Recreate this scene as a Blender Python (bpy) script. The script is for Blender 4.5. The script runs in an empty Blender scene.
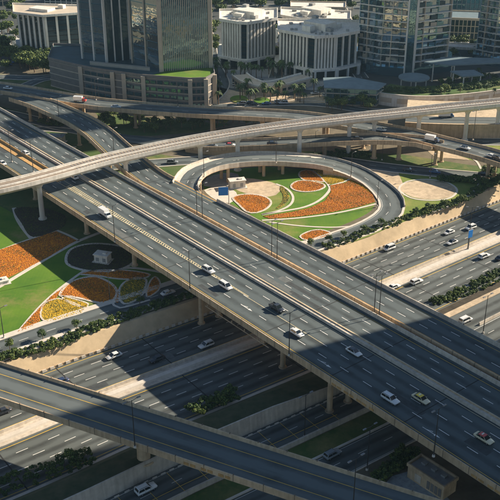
import bpy, bmesh, math, random
from mathutils import Vector, Matrix
random.seed(7)
R = math.radians
sc = bpy.context.scene
# ------------------------------------------------------------------ camera, sky, sun
H = 145.0; F = 900.0; PITCH = math.atan(0.5)
CP, SP = math.cos(PITCH), math.sin(PITCH)
cam = bpy.data.objects.new('camera', bpy.data.cameras.new('camera'))
sc.collection.objects.link(cam); sc.camera = cam
cam.location = (0, 0, H); cam.rotation_euler = (math.pi/2 - PITCH, 0, 0)
cam.data.sensor_width = 36; cam.data.lens = 36*F/500
cam.data.clip_start = 1; cam.data.clip_end = 9000
SUN_AZ = math.atan2(.91, .41); SUN_EL = R(29)
w = bpy.data.worlds.new('World'); sc.world = w; w.use_nodes = True
nt = w.node_tree; sky = nt.nodes.new('ShaderNodeTexSky'); sky.sky_type = 'NISHITA'; sky.sun_disc = False
sky.sun_elevation = SUN_EL; sky.sun_rotation = SUN_AZ; sky.air_density = 1.0; sky.dust_density = 0.3; sky.ozone_density = 1.5
nt.links.new(sky.outputs[0], nt.nodes['Background'].inputs[0]); nt.nodes['Background'].inputs[1].default_value = 0.05
sl = bpy.data.lights.new('sun', 'SUN'); sl.energy = 5.0; sl.angle = R(0.6); sl.color = (1, .87, .69)
so = bpy.data.objects.new('sun', sl); sc.collection.objects.link(so)
so.rotation_euler = Vector((math.sin(SUN_AZ)*math.cos(SUN_EL), math.cos(SUN_AZ)*math.cos(SUN_EL), math.sin(SUN_EL))).to_track_quat('Z', 'Y').to_euler()
sc.view_settings.view_transform = 'Standard'; sc.view_settings.look = 'None'; sc.view_settings.exposure = 0.95; sc.view_settings.gamma = 1
sc.cycles.max_bounces = 6

# ------------------------------------------------------------------ placing helpers
def P(px, py, z=0.0):
    u, v = px-250, py-250
    s = (H-z)/(F*SP+v*CP)
    return Vector((u*s, (F*CP-v*SP)*s, z))

def link(o, parent=None):
    sc.collection.objects.link(o)
    if parent: o.parent = parent
    return o
def tag(o, label=None, cat=None, group=None, kind=None):
    if label: o['label'] = label
    if cat: o['category'] = cat
    if group: o['group'] = group
    if kind: o['kind'] = kind
    return o
def empty(name, loc=(0,0,0), rz=0):
    o = bpy.data.objects.new(name, None); o.location = loc; o.rotation_euler = (0,0,rz); o.empty_display_size = .2
    return link(o)
def copy_tree(o, parent=None):
    c = o.copy(); link(c)
    if parent: c.parent = parent
    for ch in list(o.children): copy_tree(ch, c)
    return c

class MB:
    def __init__(s): s.v = []; s.f = []; s.mi = []; s.sm = []; s.uv = []
    def add(s, verts, faces, mi=0, smooth=False, uvs=None):
        b = len(s.v); s.v += [tuple(q) for q in verts]
        for f in faces:
            s.f.append(tuple(b+i for i in f)); s.mi.append(mi); s.sm.append(smooth)
            s.uv.append([uvs[i] for i in f] if uvs else None)
    def box(s, c, size, rz=0, mi=0, taper=1.0):
        hx, hy, hz = size[0]/2, size[1]/2, size[2]/2; cs, sn = math.cos(rz), math.sin(rz); vs = []
        for z in (-1, 1):
            t = taper if z > 0 else 1
            for x, y in ((-1,-1),(1,-1),(1,1),(-1,1)):
                X, Y = x*hx*t, y*hy*t
                vs.append((c[0]+X*cs-Y*sn, c[1]+X*sn+Y*cs, c[2]+z*hz))
        s.add(vs, [(3,2,1,0),(4,5,6,7),(0,1,5,4),(1,2,6,5),(2,3,7,6),(3,0,4,7)], mi)
    def cyl(s, a, b, r0, r1=None, n=10, mi=0, caps=True):
        a, b = Vector(a), Vector(b); r1 = r0 if r1 is None else r1
        d = (b-a).normalized(); t = d.orthogonal().normalized(); u = d.cross(t)
        vs = []
        for p_, r in ((a, r0), (b, r1)):
            for i in range(n):
                an = 2*math.pi*i/n; vs.append(p_+(t*math.cos(an)+u*math.sin(an))*r)
        s.add(vs, [(i, (i+1)%n, n+(i+1)%n, n+i) for i in range(n)], mi, True)
        if caps: s.add(vs, [tuple(range(n-1,-1,-1)), tuple(range(n, 2*n))], mi)
    def prism(s, poly, z0, z1, mi=0, bottom=False):
        n = len(poly); A = sum(poly[i][0]*poly[(i+1)%n][1]-poly[(i+1)%n][0]*poly[i][1] for i in range(n))
        if A < 0: poly = poly[::-1]
        vs = [(q[0], q[1], z0) for q in poly]+[(q[0], q[1], z1) for q in poly]
        fs = [(i, (i+1)%n, n+(i+1)%n, n+i) for i in range(n)]+[tuple(range(n, 2*n))]
        if bottom: fs.append(tuple(range(n-1,-1,-1)))
        s.add(vs, fs, mi)
    def sheet(s, poly, z, mi=0):
        n = len(poly); A = sum(poly[i][0]*poly[(i+1)%n][1]-poly[(i+1)%n][0]*poly[i][1] for i in range(n))
        if A < 0: poly = poly[::-1]
        s.add([(q[0], q[1], z) for q in poly], [tuple(range(n))], mi)
    def mesh(s, name, mats):
        me = bpy.data.meshes.new(name); me.from_pydata(s.v, [], s.f)
        for m in (mats if isinstance(mats, (list, tuple)) else [mats]): me.materials.append(m)
        me.polygons.foreach_set('material_index', s.mi); me.polygons.foreach_set('use_smooth', s.sm)
        if any(u is not None for u in s.uv):
            l = me.uv_layers.new(name='UVMap'); k = 0
            for u, f in zip(s.uv, s.f):
                for i in range(len(f)):
                    if u is not None: l.data[k].uv = u[i]
                    k += 1
        me.update(); return me
    def build(s, name, mats, parent=None, loc=None):
        o = bpy.data.objects.new(name, s.mesh(name, mats))
        if name in ('lane_marking', 'yellow_marking', 'cross_marking', 'pavement_joint'): o['kind'] = 'stuff'
        if loc is not None: o.location = loc
        return link(o, parent)

def spline(pts, step=2.0, closed=False):
    pts = [Vector(q) for q in pts]; n = len(pts); out = []
    rng = range(n) if closed else range(n-1)
    for i in rng:
        if closed: p0, p1, p2, p3 = pts[(i-1)%n], pts[i], pts[(i+1)%n], pts[(i+2)%n]
        else: p0, p1, p2, p3 = pts[max(i-1,0)], pts[i], pts[i+1], pts[min(i+2,n-1)]
        k = max(1, int((p2-p1).length/step))
        for j in range(k):
            t = j/k
            out.append(.5*((2*p1)+(p2-p0)*t+(2*p0-5*p1+4*p2-p3)*t*t+(3*p1-p0-3*p2+p3)*t**3))
    if not closed: out.append(pts[-1].copy())
    return out

class Path:
    """a road centre line with world z; offsets are metres to its right"""
    def __init__(s, pts, step=3.0, smooth=True, width=None):
        s.p = spline(pts, step) if smooth else [Vector(q) for q in pts]
        s.n = []; s.s = [0]
        for i in range(len(s.p)):
            a = s.p[max(i-1,0)]; b = s.p[min(i+1,len(s.p)-1)]; d = (b-a); d.z = 0; d.normalize()
            s.n.append(Vector((d.y, -d.x, 0)))
            if i: s.s.append(s.s[-1]+(s.p[i]-s.p[i-1]).length)
        s.L = s.s[-1]
    def at(s, t, o=0.0, dz=0.0):
        t = min(max(t, 0), s.L); lo, hi = 0, len(s.s)-1
        while hi-lo > 1:
            m = (lo+hi)//2
            if s.s[m] <= t: lo = m
            else: hi = m
        k = (t-s.s[lo])/max(1e-6, s.s[hi]-s.s[lo])
        p = s.p[lo].lerp(s.p[hi], k); n = s.n[lo].lerp(s.n[hi], k).normalized()
        return Vector((p.x+n.x*o, p.y+n.y*o, p.z+dz))
    def heading(s, t):
        a = s.at(t-.5); b = s.at(t+.5); return math.atan2(b.y-a.y, b.x-a.x)
    def stations(s, a, b):
        a = max(a, 0); b = min(b, s.L)
        return [a]+[q for q in s.s if a+.3 < q < b-.3]+[b]
    def sweep(s, mb, sec, a=0, b=1e9, mi=0, closed=True, caps=True, uv=False):
        """sec: list of (offset, dz) or function of t returning it"""
        st = s.stations(a, b); rows = [[s.at(t, *q) for q in (sec(t) if callable(sec) else sec)] for t in st]
        n = len(rows[0]); vs = [q for r in rows for q in r]; fs = []
        for i in range(len(st)-1):
            for j in range(n if closed else n-1):
                k = (j+1)%n; fs.append((i*n+j, i*n+k, (i+1)*n+k, (i+1)*n+j))
        uvs = None
        if uv: uvs = [(t, q[0]) for t in st for q in (sec(t) if callable(sec) else sec)]
        mb.add(vs, fs, mi, False, uvs)
        if closed and caps: mb.add(rows[0], [tuple(range(n-1,-1,-1))], mi); mb.add(rows[-1], [tuple(range(n))], mi)
    def strip(s, mb, o0, o1, dz=0, a=0, b=1e9, mi=0):
        f0 = o0 if callable(o0) else (lambda t: o0); f1 = o1 if callable(o1) else (lambda t: o1)
        s.sweep(mb, lambda t: [(f1(t), dz), (f0(t), dz)], a, b, mi, closed=False, uv=True)
    def wall(s, mb, o, wd, z0, z1, a=0, b=1e9, mi=0, top=None):
        tw = wd if top is None else top
        s.sweep(mb, [(o-wd/2, z0), (o-tw/2, z1), (o+tw/2, z1), (o+wd/2, z0)], a, b, mi)
    def dashes(s, mb, o, a, b, ln=3.0, gap=5.0, wd=.2, dz=.012, mi=0):
        t = a
        while t+ln < min(b, s.L): s.strip(mb, o-wd/2, o+wd/2, dz, t, t+ln, mi); t += ln+gap

# ------------------------------------------------------------------ materials
def nodes(m): m.use_nodes = True; return m.node_tree, m.node_tree.nodes['Principled BSDF']
def mat(name, col, rough=.8, var=.15, scale=.4, bump=0.0, bscale=3.0, metal=0.0, col2=None, spec=.4, stain=0.0):
    m = bpy.data.materials.new(name); t, b = nodes(m); L = t.links.new
    b.inputs['Roughness'].default_value = rough; b.inputs['Metallic'].default_value = metal
    b.inputs['Specular IOR Level'].default_value = spec
    g = t.nodes.new('ShaderNodeNewGeometry')
    n = t.nodes.new('ShaderNodeTexNoise'); n.inputs['Scale'].default_value = scale; n.inputs['Detail'].default_value = 6
    n.inputs['Roughness'].default_value = .65; L(g.outputs['Position'], n.inputs['Vector'])
    r = t.nodes.new('ShaderNodeValToRGB'); L(n.outputs[0], r.inputs[0])
    c = Vector(col); c2 = Vector(col2) if col2 else c*(1+var); c1 = c if col2 else c*(1-var)
    r.color_ramp.elements[0].position = .33; r.color_ramp.elements[1].position = .68
    r.color_ramp.elements[0].color = (*c1, 1); r.color_ramp.elements[1].color = (*c2, 1)
    out = r.outputs[0]
    if stain:
        n2 = t.nodes.new('ShaderNodeTexNoise'); n2.inputs['Scale'].default_value = scale*.13; n2.inputs['Detail'].default_value = 5
        L(g.outputs['Position'], n2.inputs['Vector'])
        mx = t.nodes.new('ShaderNodeMix'); mx.data_type = 'RGBA'; mx.blend_type = 'MULTIPLY'; mx.inputs[0].default_value = stain
        r2 = t.nodes.new('ShaderNodeValToRGB'); r2.color_ramp.elements[0].position = .35; r2.color_ramp.elements[1].position = .6
        r2.color_ramp.elements[0].color = (.35,.33,.3,1); L(n2.outputs[0], r2.inputs[0])
        L(out, mx.inputs[6]); L(r2.outputs[0], mx.inputs[7]); out = mx.outputs[2]
    L(out, b.inputs['Base Color'])
    if name in ('tan_concrete','pale_concrete','ochre_paving','white_cladding'):
        mp = t.nodes.new('ShaderNodeMapping'); mp.inputs['Scale'].default_value = (1.1,1.1,.09); L(g.outputs['Position'], mp.inputs[0])
        n4 = t.nodes.new('ShaderNodeTexNoise'); n4.inputs['Scale'].default_value = 1; n4.inputs['Detail'].default_value = 6; L(mp.outputs[0], n4.inputs['Vector'])
        r4 = t.nodes.new('ShaderNodeValToRGB'); r4.color_ramp.elements[0].position = .38; r4.color_ramp.elements[1].position = .56; r4.color_ramp.elements[0].color = (.55,.52,.48,1); L(n4.outputs[0], r4.inputs[0])
        m4 = t.nodes.new('ShaderNodeMix'); m4.data_type = 'RGBA'; m4.blend_type = 'MULTIPLY'; m4.inputs[0].default_value = .38 if name != 'white_cladding' else .35; L(out, m4.inputs[6]); L(r4.outputs[0], m4.inputs[7]); L(m4.outputs[2], b.inputs['Base Color'])
    if name.startswith('leaf_'):
        oi = t.nodes.new('ShaderNodeObjectInfo'); r5 = t.nodes.new('ShaderNodeValToRGB'); r5.color_ramp.elements[0].color = (.6,.75,.7,1); r5.color_ramp.elements[1].color = (1.7,1.5,1.1,1); L(oi.outputs['Random'], r5.inputs[0])
        m5 = t.nodes.new('ShaderNodeMix'); m5.data_type = 'RGBA'; m5.blend_type = 'MULTIPLY'; m5.inputs[0].default_value = 1; L(out, m5.inputs[6]); L(r5.outputs[0], m5.inputs[7]); L(m5.outputs[2], b.inputs['Base Color'])
    if name.endswith('lawn') or name in ('lawn_grass','verge_grass'):
        n6 = t.nodes.new('ShaderNodeTexNoise'); n6.inputs['Scale'].default_value = .045; n6.inputs['Detail'].default_value = 9; n6.inputs['Roughness'].default_value = .72; L(g.outputs['Position'], n6.inputs['Vector'])
        r6 = t.nodes.new('ShaderNodeValToRGB'); r6.color_ramp.elements[0].position = .52; r6.color_ramp.elements[1].position = .72; r6.color_ramp.elements[0].color = (0,0,0,1); L(n6.outputs[0], r6.inputs[0])
        w6 = t.nodes.new('ShaderNodeTexWave'); w6.inputs['Scale'].default_value = .28; w6.inputs['Distortion'].default_value = 1.5; w6.inputs['Detail'].default_value = 2; L(g.outputs['Position'], w6.inputs['Vector'])
        m7 = t.nodes.new('ShaderNodeMix'); m7.data_type = 'RGBA'; m7.blend_type = 'MULTIPLY'; m7.inputs[0].default_value = .04; L(out, m7.inputs[6]); L(w6.outputs[0], m7.inputs[7])
        m6 = t.nodes.new('ShaderNodeMix'); m6.data_type = 'RGBA'; L(r6.outputs[0], m6.inputs[0]); L(m7.outputs[2], m6.inputs[6]); m6.inputs[7].default_value = (.27,.22,.08,1); L(m6.outputs[2], b.inputs['Base Color'])
    if bump:
        n3 = t.nodes.new('ShaderNodeTexNoise'); n3.inputs['Scale'].default_value = bscale; n3.inputs['Detail'].default_value = 4
        L(g.outputs['Position'], n3.inputs['Vector']); bp = t.nodes.new('ShaderNodeBump'); bp.inputs['Strength'].default_value = bump
        L(n3.outputs[0], bp.inputs['Height']); L(bp.outputs[0], b.inputs['Normal'])
    return m
def asphalt(name, col, lane=3.9, ph=0.0, k=1.0):
    m = bpy.data.materials.new(name); t, b = nodes(m); L = t.links.new
    b.inputs['Roughness'].default_value = .78; b.inputs['Specular IOR Level'].default_value = .35
    uv = t.nodes.new('ShaderNodeUVMap'); uv.uv_map = 'UVMap'
    sp = t.nodes.new('ShaderNodeSeparateXYZ'); L(uv.outputs[0], sp.inputs[0])
    # tyre wear: a band per lane, broken up by stretched noise
    a1 = t.nodes.new('ShaderNodeMath'); a1.operation = 'MULTIPLY_ADD'; a1.inputs[1].default_value = 2*math.pi/lane; a1.inputs[2].default_value = ph; L(sp.outputs[1], a1.inputs[0])
    s1 = t.nodes.new('ShaderNodeMath'); s1.operation = 'COSINE'; L(a1.outputs[0], s1.inputs[0])
    mp = t.nodes.new('ShaderNodeMapping'); mp.inputs['Scale'].default_value = (.02, .55, 1); L(uv.outputs[0], mp.inputs[0])
    n = t.nodes.new('ShaderNodeTexNoise'); n.inputs['Scale'].default_value = 1.0; n.inputs['Detail'].default_value = 5; L(mp.outputs[0], n.inputs['Vector'])
    g = t.nodes.new('ShaderNodeNewGeometry')
    n2 = t.nodes.new('ShaderNodeTexNoise'); n2.inputs['Scale'].default_value = .12; n2.inputs['Detail'].default_value = 8; n2.inputs['Roughness'].default_value = .7; L(g.outputs['Position'], n2.inputs['Vector'])
    mm = t.nodes.new('ShaderNodeMath'); mm.operation = 'MULTIPLY'; L(s1.outputs[0], mm.inputs[0]); L(n.outputs[0], mm.inputs[1])
    ad = t.nodes.new('ShaderNodeMath'); ad.operation = 'MULTIPLY_ADD'; ad.inputs[1].default_value = .5*k; L(mm.outputs[0], ad.inputs[0])
    sb = t.nodes.new('ShaderNodeMath'); sb.operation = 'MULTIPLY_ADD'; sb.inputs[1].default_value = 1.1; sb.inputs[2].default_value = 0; L(n2.outputs[0], sb.inputs[0])
    sc2 = t.nodes.new('ShaderNodeMath'); sc2.operation = 'MULTIPLY_ADD'; sc2.inputs[1].default_value = .7; L(n.outputs[0], sc2.inputs[0]); L(sb.outputs[0], sc2.inputs[2])
    L(sc2.outputs[0], ad.inputs[2])
    r = t.nodes.new('ShaderNodeValToRGB'); L(ad.outputs[0], r.inputs[0]); c = Vector(col)
    r.color_ramp.elements[0].position = .5; r.color_ramp.elements[1].position = 1.25 if False else 1.0
    r.color_ramp.elements[0].color = (*(c*.62), 1); r.color_ramp.elements[1].color = (*(c*1.42), 1)
    L(r.outputs[0], b.inputs['Base Color'])
    return m
def glass(name, col, rough=.06, metal=.5, wob=.12, wscale=.25, spec=.8):
    m = bpy.data.materials.new(name); t, b = nodes(m); L = t.links.new
    b.inputs['Base Color'].default_value = (*col, 1); b.inputs['Roughness'].default_value = rough; b.inputs['Metallic'].default_value = metal
    b.inputs['Specular IOR Level'].default_value = spec
    if wob:
        g = t.nodes.new('ShaderNodeNewGeometry'); n = t.nodes.new('ShaderNodeTexNoise'); n.inputs['Scale'].default_value = wscale; n.inputs['Detail'].default_value = 3
        L(g.outputs['Position'], n.inputs['Vector']); bp = t.nodes.new('ShaderNodeBump'); bp.inputs['Strength'].default_value = wob; bp.inputs['Distance'].default_value = 2
        L(n.outputs[0], bp.inputs['Height']); L(bp.outputs[0], b.inputs['Normal'])
    return m
def plain(name, col, rough=.4, metal=0.0, spec=.5, coat=0.0):
    m = bpy.data.materials.new(name); t, b = nodes(m)
    b.inputs['Base Color'].default_value = (*col, 1); b.inputs['Roughness'].default_value = rough; b.inputs['Metallic'].default_value = metal
    b.inputs['Specular IOR Level'].default_value = spec; b.inputs['Coat Weight'].default_value = coat; b.inputs['Coat Roughness'].default_value = .05
    return m

M = dict(
 asph=asphalt('asphalt_deck', (.068,.083,.085), 4.1, 1.2), asph2=asphalt('asphalt_highway', (.078,.088,.085), 3.75, .4, 1.3), asph3=asphalt('asphalt_ramp', (.084,.098,.098), 5, 1.5),
 tan=mat('tan_concrete', (.60,.45,.29), .85, .14, .5, .15, 2, stain=.35), pale=mat('pale_concrete', (.60,.53,.44), .85, .12, .5, .15, 2, stain=.3),
 orange=mat('ochre_paving', (.60,.36,.14), .9, .2, .8, .2, 2, stain=.3), kerb=mat('kerb_concrete', (.62,.56,.48), .85, .1, .6),
 grey=mat('grey_concrete', (.36,.36,.35), .85, .15, .5, .2, 2, stain=.4), dark=mat('dark_joint', (.03,.03,.03), .9),
 sand=mat('sand_slope', (.60,.46,.29), .95, .15, .25, .4, 1.2, stain=.35), sand2=mat('pale_sand', (.56,.44,.30), .95, .22, .5, .4, 1.5, stain=.3),
 earth=mat('dry_earth', (.10,.085,.055), .95, .3, .15, .4, 1.5, col2=(.20,.165,.11)), soil=mat('planted_soil', (.055,.045,.03), .95, .35, .5, .5, 2),
 lawn=mat('lawn_grass', (.055,.15,.008), .95, .2, .07, .5, 4, col2=(.125,.225,.014)), lawn2=mat('dry_lawn', (.11,.19,.02), .95, .2, .14, .5, 4, col2=(.24,.25,.06)),
 verge=mat('verge_grass', (.05,.11,.02), .95, .2, .15, .5, 3, col2=(.10,.13,.04)),
 white=mat('white_paint', (.75,.73,.68), .6, .12, 1.5), yellow=mat('yellow_paint', (.72,.47,.07), .6, .12, 1.5),
 wht=mat('white_cladding', (.74,.70,.63), .7, .08, .3), beige=mat('beige_cladding', (.52,.44,.34), .75, .1, .3), brown=mat('brown_cladding', (.20,.185,.17), .6, .15, .4),
 slate=mat('slate_roof', (.16,.22,.25), .6, .15, .3), teal=mat('teal_roof', (.05,.10,.11), .6, .2, .2),
 gdark=glass('dark_glass', (.03,.07,.09), .07, .5), gref=glass('mirror_glass', (.42,.52,.56), .05, .9, .13, .09), gteal=glass('teal_glass', (.16,.32,.38), .06, .8, .1, .15),
 steel=plain('grey_steel', (.22,.22,.22), .5, .6), dsteel=plain('dark_steel', (.06,.06,.06), .5, .4), lamp=plain('lamp_head', (.22,.22,.22), .4),
 bark=mat('bark', (.16,.11,.07), .95, .2, 3), leafA=mat('leaf_dark', (.035,.065,.02), .7, .3, 1.5), leafB=mat('leaf_mid', (.075,.12,.03), .7, .3, 1.5), leafC=mat('leaf_light', (.15,.19,.05), .7, .3, 1.5),
 flo=mat('orange_flower', (.68,.27,.012), .8, .25, 1.2), flo2=mat('deep_orange_flower', (.46,.15,.008), .8, .25, 1.2), fly=mat('yellow_flower', (.66,.42,.02), .8, .2, 1.2), flo3=mat('olive_foliage', (.09,.11,.02), .8, .25, 1.2),
 bedmix=mat('orange_bed_soil', (.22,.08,.015), .9, .3, 1.2, col2=(.5,.15,.015)), bedmixy=mat('yellow_bed_soil', (.14,.11,.02), .9, .3, 1.2, col2=(.4,.28,.03)),
 citypave=mat('city_paving', (.075,.085,.085), .85, .25, .06, .2, 2, stain=.5),
 bank=mat('planted_bank', (.03,.05,.02), .95, .3, .3, .5, 2, col2=(.085,.085,.045)),
 pyellow=mat('worn_yellow_paint', (.66,.56,.34), .6, .15, 1.5),
 joint=mat('joint_filler', (.16,.13,.10), .9),
 patch=mat('asphalt_patch', (.055,.062,.064), .85, .25, .6), patch2=mat('worn_asphalt_patch', (.13,.14,.135), .85, .2, .8),
 purple=mat('dark_purple_leaf', (.05,.03,.03), .8, .3, 1), track=mat('track_slab', (.40,.33,.26), .8, .15, .6), rail=plain('rail_steel', (.25,.2,.17), .4, .7),
 signb=plain('sign_blue', (.03,.28,.8), .4), tyre=plain('tyre_rubber', (.02,.02,.02), .8), rim=plain('rim_alloy', (.4,.4,.42), .3, .8),
 cglass=plain('car_glass', (.012,.018,.022), .05, 0, .9), headl=plain('headlight_glass', (.75,.78,.8), .1), taill=plain('taillight_red', (.45,.02,.015), .2), trim=plain('black_trim', (.02,.02,.02), .5),
 red=plain('red_paint', (.5,.03,.02), .4), pave=mat('blue_grey_paving', (.30,.33,.34), .8, .25, .8, .2, 2))
def paint(c, k=0): return plain('car_paint', c, .32, .0, .5, .6)
PW = paint((.74,.74,.72)); PC = paint((.70,.62,.42)); PK = paint((.03,.035,.045)); PB = paint((.04,.12,.28)); PG = paint((.25,.28,.3)); PN = paint((.03,.05,.11)); PY = paint((.85,.58,.02)); PR = paint((.55,.04,.03))

# ------------------------------------------------------------------ the highway frame, ground
_a = P(-120,482,-5); _d0 = (P(0,437.5,-5)-_a).normalized(); _b = P(500,235,-5); _d1 = (_b-P(400,278,-5)).normalized()
HW = Path([_a-_d0*t for t in range(280, 20, -40)]+[_a, P(0,437.5,-5), P(100,396.5,-5), P(200,359,-5), P(300,320.5,-5), P(400,278,-5), _b]+[_b+_d1*t for t in range(50, 1000, 60)], 6)
def hw(v):   # nearest station and offset on the highway line
    v = Vector((v[0], v[1], -5)); best = min(range(len(HW.p)), key=lambda i: (HW.p[i]-v).length)
    bi = max(1, min(best, len(HW.p)-2)); d = (HW.p[bi+1]-HW.p[bi-1]); d.z = 0; d.normalize(); q = v-HW.p[bi]
    return HW.s[bi]+q.dot(d), q.dot(Vector((d.y, -d.x, 0)))
S_MAIN = hw(P(300,345,-5))[0]
def berm(t):
    k = (t-(S_MAIN-30))/60; k = max(0, min(1, k)); return 4.95*(1-k)-.02*k
offs = [-4000,-900,-300,-120,-60,-40,-30,-25.0,-23.8,-20.6,-18,0,20,24.3,26.5,30,34,37.0,37.06,45,60,90,150,400,4000]
def gz(t, o):
    if o <= -23.8: return 0.0
    if o <= 24.3: return -5.02
    b = berm(t)
    if o == 26.5: return -5+b*.38
    if o == 30: return -5+b*.86
    if o in (34, 37.0): return -5+b
    return -5.02
N0 = Vector((.604, -.797, 0))
g = MB(); st = [-3000]+[q for q in HW.s if True][0::1]+[HW.L+3000]
rows = []
for t in st:
    r = []
    for o in offs:
        oc = max(-60, min(60, o)); q = HW.at(t, oc)+N0*(o-oc)
        if t < 0 or t > HW.L:
            a = math.atan2(.604, .797); e = t if t < 0 else t-HW.L
            q = q+Vector((math.cos(a), math.sin(a), 0))*e
        r.append((q.x, q.y, gz(t, o)))
    rows.append(r)
n = len(offs)
for i in range(len(rows)-1):
    for j in range(n-1):
        mid = (offs[j]+offs[j+1])/2
        mi = 1 if -25 < mid < -20.7 else (2 if 24.3 < mid < 37 and st[i] < S_MAIN+45 else 0)
        g.add([rows[i][j], rows[i][j+1], rows[i+1][j+1], rows[i+1][j]], [(0,1,2,3)], mi)
tag(g.build('ground', [M['earth'], M['sand'], M['bank']]), kind='structure')

# green verges of the interchange
def S(name, pts, z, m, kind='structure', closed=True, step=3, h=0, parent=None):
    w_ = [P(x, y, z) for x, y in pts]
    if closed: w_ = spline(w_, step, True)
    mb = MB()
    if h: mb.prism(w_, z-.05, z+h)
    else: mb.sheet(w_, z)
    o = mb.build(name, m, parent)
    if kind: o['kind'] = kind
    return o
S('verge', [(-60,100),(0,106),(60,122),(100,140),(150,152),(190,160),(200,200),(100,250),(0,240),(-60,230)], .004, M['verge'], closed=False)
S('verge', [(95,112),(160,119),(230,124),(200,132),(150,136),(110,134)], .012, M['verge'], closed=False)
S('verge', [(300,151),(400,154),(470,165),(540,172),(540,182),(440,178),(330,164)], .016, M['verge'], closed=False)
S('verge', [(425,136),(560,148),(560,172),(470,160),(420,148)], .02, M['lawn2'], closed=False)
S('verge', [(0,74),(60,80),(78,92),(100,97),(60,99),(30,84),(-30,80)], .012, M['verge'], closed=False)
S('lawn', [(-40,200),(0,206),(60,240),(180,270),(190,276),(100,306),(0,338),(-60,356)], .008, M['lawn'], closed=False)
S('lawn', [(205,190),(205,180),(220,172),(262,167),(300,169),(330,171),(352,179),(366,189),(374,199),(372,210),(350,222),(318,234),(302,241),(290,236),(265,223),(235,206)], .008, M['lawn'], step=4)
S('lawn', [(392,170),(440,173),(478,176),(483,180),(470,194),(445,208),(420,216),(398,224),(370,236),(345,245),(372,233),(400,219),(406,206),(401,195),(392,184)], .008, M['lawn2'], closed=False)
S('pavement', [(333,160),(380,166),(398,172),(404,186),(404,196),(398,190),(380,177),(360,166)], .012, M['sand2'], closed=False)

# ------------------------------------------------------------------ highway surface, medians and markings
road = tag((lambda mb: (HW.strip(mb, -20.6, -1.9), HW.strip(mb, 3.9, 23.3), mb.build('road', M['asph2']))[-1])(MB()), kind='structure')
road.location.z = .01
mk = MB(); mky = MB()
for k in range(1, 5): HW.dashes(mk, -20.6+1.3+(18.7-2.6)/5*k, 150+2*k, 760, 3.2, 5.6, .19, .02)
for k in range(1, 5): HW.dashes(mk, 3.9+1.2+(19.4-2.6)/5*k, 150+3*k, 760, 3.2, 5.6, .19, .02)
mk.build('lane_marking', M['white'], road, (0,0,-.01))
for o in (-19.6, -2.9, 5.0, 22.5): HW.strip(mky, o-.1, o+.1, .02, 100, 800)
mky.build('edge_line', M['yellow'], road, (0,0,-.01))
jn = MB()
for t in [S_MAIN-95, S_MAIN-66, S_MAIN-38, S_MAIN-8, S_MAIN+24, S_MAIN+55, S_MAIN+86, S_MAIN+118, S_MAIN+150]:
    for o0, o1 in ((-20.4,-2.2),(4.2,23.1)):
        a = HW.at(t, o0, .016); b = HW.at(t+.6, o1, .016); d = HW.at(t+.35, o0, .016)-a
        jn.add([a, a+d, b+d, b], [(0,1,2,3)])
jn.build('pavement_joint', M['dark'], road, (0,0,0))
def struct_strip(name, o0, o1, h, m, a=0, b=1e9, dz=0):
    mb = MB(); HW.sweep(mb, [(o0, dz-.1), (o0, dz+h), (o1, dz+h), (o1, dz-.1)], a, b); return tag(mb.build(name, m), kind='structure')
struct_strip('median', -1.9, 3.9, .14, M['pale'])
b1 = MB(); HW.wall(b1, -1.5, .6, .14, .95, 60, 800, top=.25); tag(b1.build('concrete_barrier', M['pale']), 'low pale concrete barrier along the upper edge of the lower highway median', 'barrier')
b1 = MB(); HW.wall(b1, 1.4, 2.0, .14, .75, 60, S_MAIN+5, top=1.5); HW.wall(b1, 1.4, 2.0, .14, .6, S_MAIN+5, 800, top=1.6); tag(b1.build('concrete_barrier', M['kerb']), 'wide pale concrete barrier down the middle of the lower highway median', 'barrier')
# wall with crash blocks at the foot of the sand slope
fw = empty('retaining_wall', HW.at(S_MAIN, -20.9)); tag(fw, 'low kerb wall with alternating pale blocks at the foot of the sandy slope', 'retaining wall')
def tolocal(mb, o): mb.v = [tuple(Vector(q)-o.location) for q in mb.v]; return mb
b1 = MB(); HW.wall(b1, -20.95, .35, 0, .7, 100, 620); tolocal(b1, fw).build('wall', M['tan'], fw)
me = None; t = S_MAIN-110; cnt = 0
while t < S_MAIN+220 and cnt < 150:
    a = HW.at(t, -20.6); mb = MB(); mb.box((0,0,.4), (1.2,.3,.8)); me = me or mb.mesh('block', M['kerb'])
    o = bpy.data.objects.new('block', me); o.location = a-fw.location; o.rotation_euler = (0,0,HW.heading(t)); link(o, fw); t += 2.4; cnt += 1
# tan walkway strip and lower side roads on the near side of the highway
struct_strip('pavement', 23.5, 25.0, .14, M['kerb'], 80, S_MAIN+40)
LOW = Path([HW.at(t, 42.7) for t in range(60, 700, 8)], smooth=False)
LOW2 = Path([HW.at(t, 61.0) for t in range(60, 700, 8)], smooth=False)
HWS = lambda t: t-60
rd = MB(); LOW.strip(rd, -5.3, 4.9); o = tag(rd.build('road', M['asph2']), kind='structure'); o.location.z = .02
mb = MB(); LOW.dashes(mb, -.2, 0, 500, 3, 6, .15, .012)
LOW.strip(mb, -4.3, -4.15, .012); mb.build('lane_marking', M['white'], o)
mb = MB()
k = 0
for t in range(70, 330, 7):
    a = LOW.at(t, -4.2, .014); b = LOW.at(t, 4.0, .014); d = LOW.at(t+.13, -4.2, .014)-a; mb.add([a, a+d, b+d, b], [(0,1,2,3)])
for o_ in (4.0, 1.9): LOW.strip(mb, o_, o_+.15, .014, 60, 330)
mb.build('cross_marking', M['yellow'], o)
mb = MB(); LOW2.strip(mb, -5.0, 4.0); o = tag(mb.build('road', M['asph2']), kind='structure'); o.location.z = .02
mb = MB(); LOW2.dashes(mb, -.6, 0, 500, 3, 6, .15, .012); LOW2.strip(mb, 3.5, 3.62, .012); LOW2.strip(mb, -4.6, -4.48, .012); mb.build('lane_marking', M['white'], o)
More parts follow.
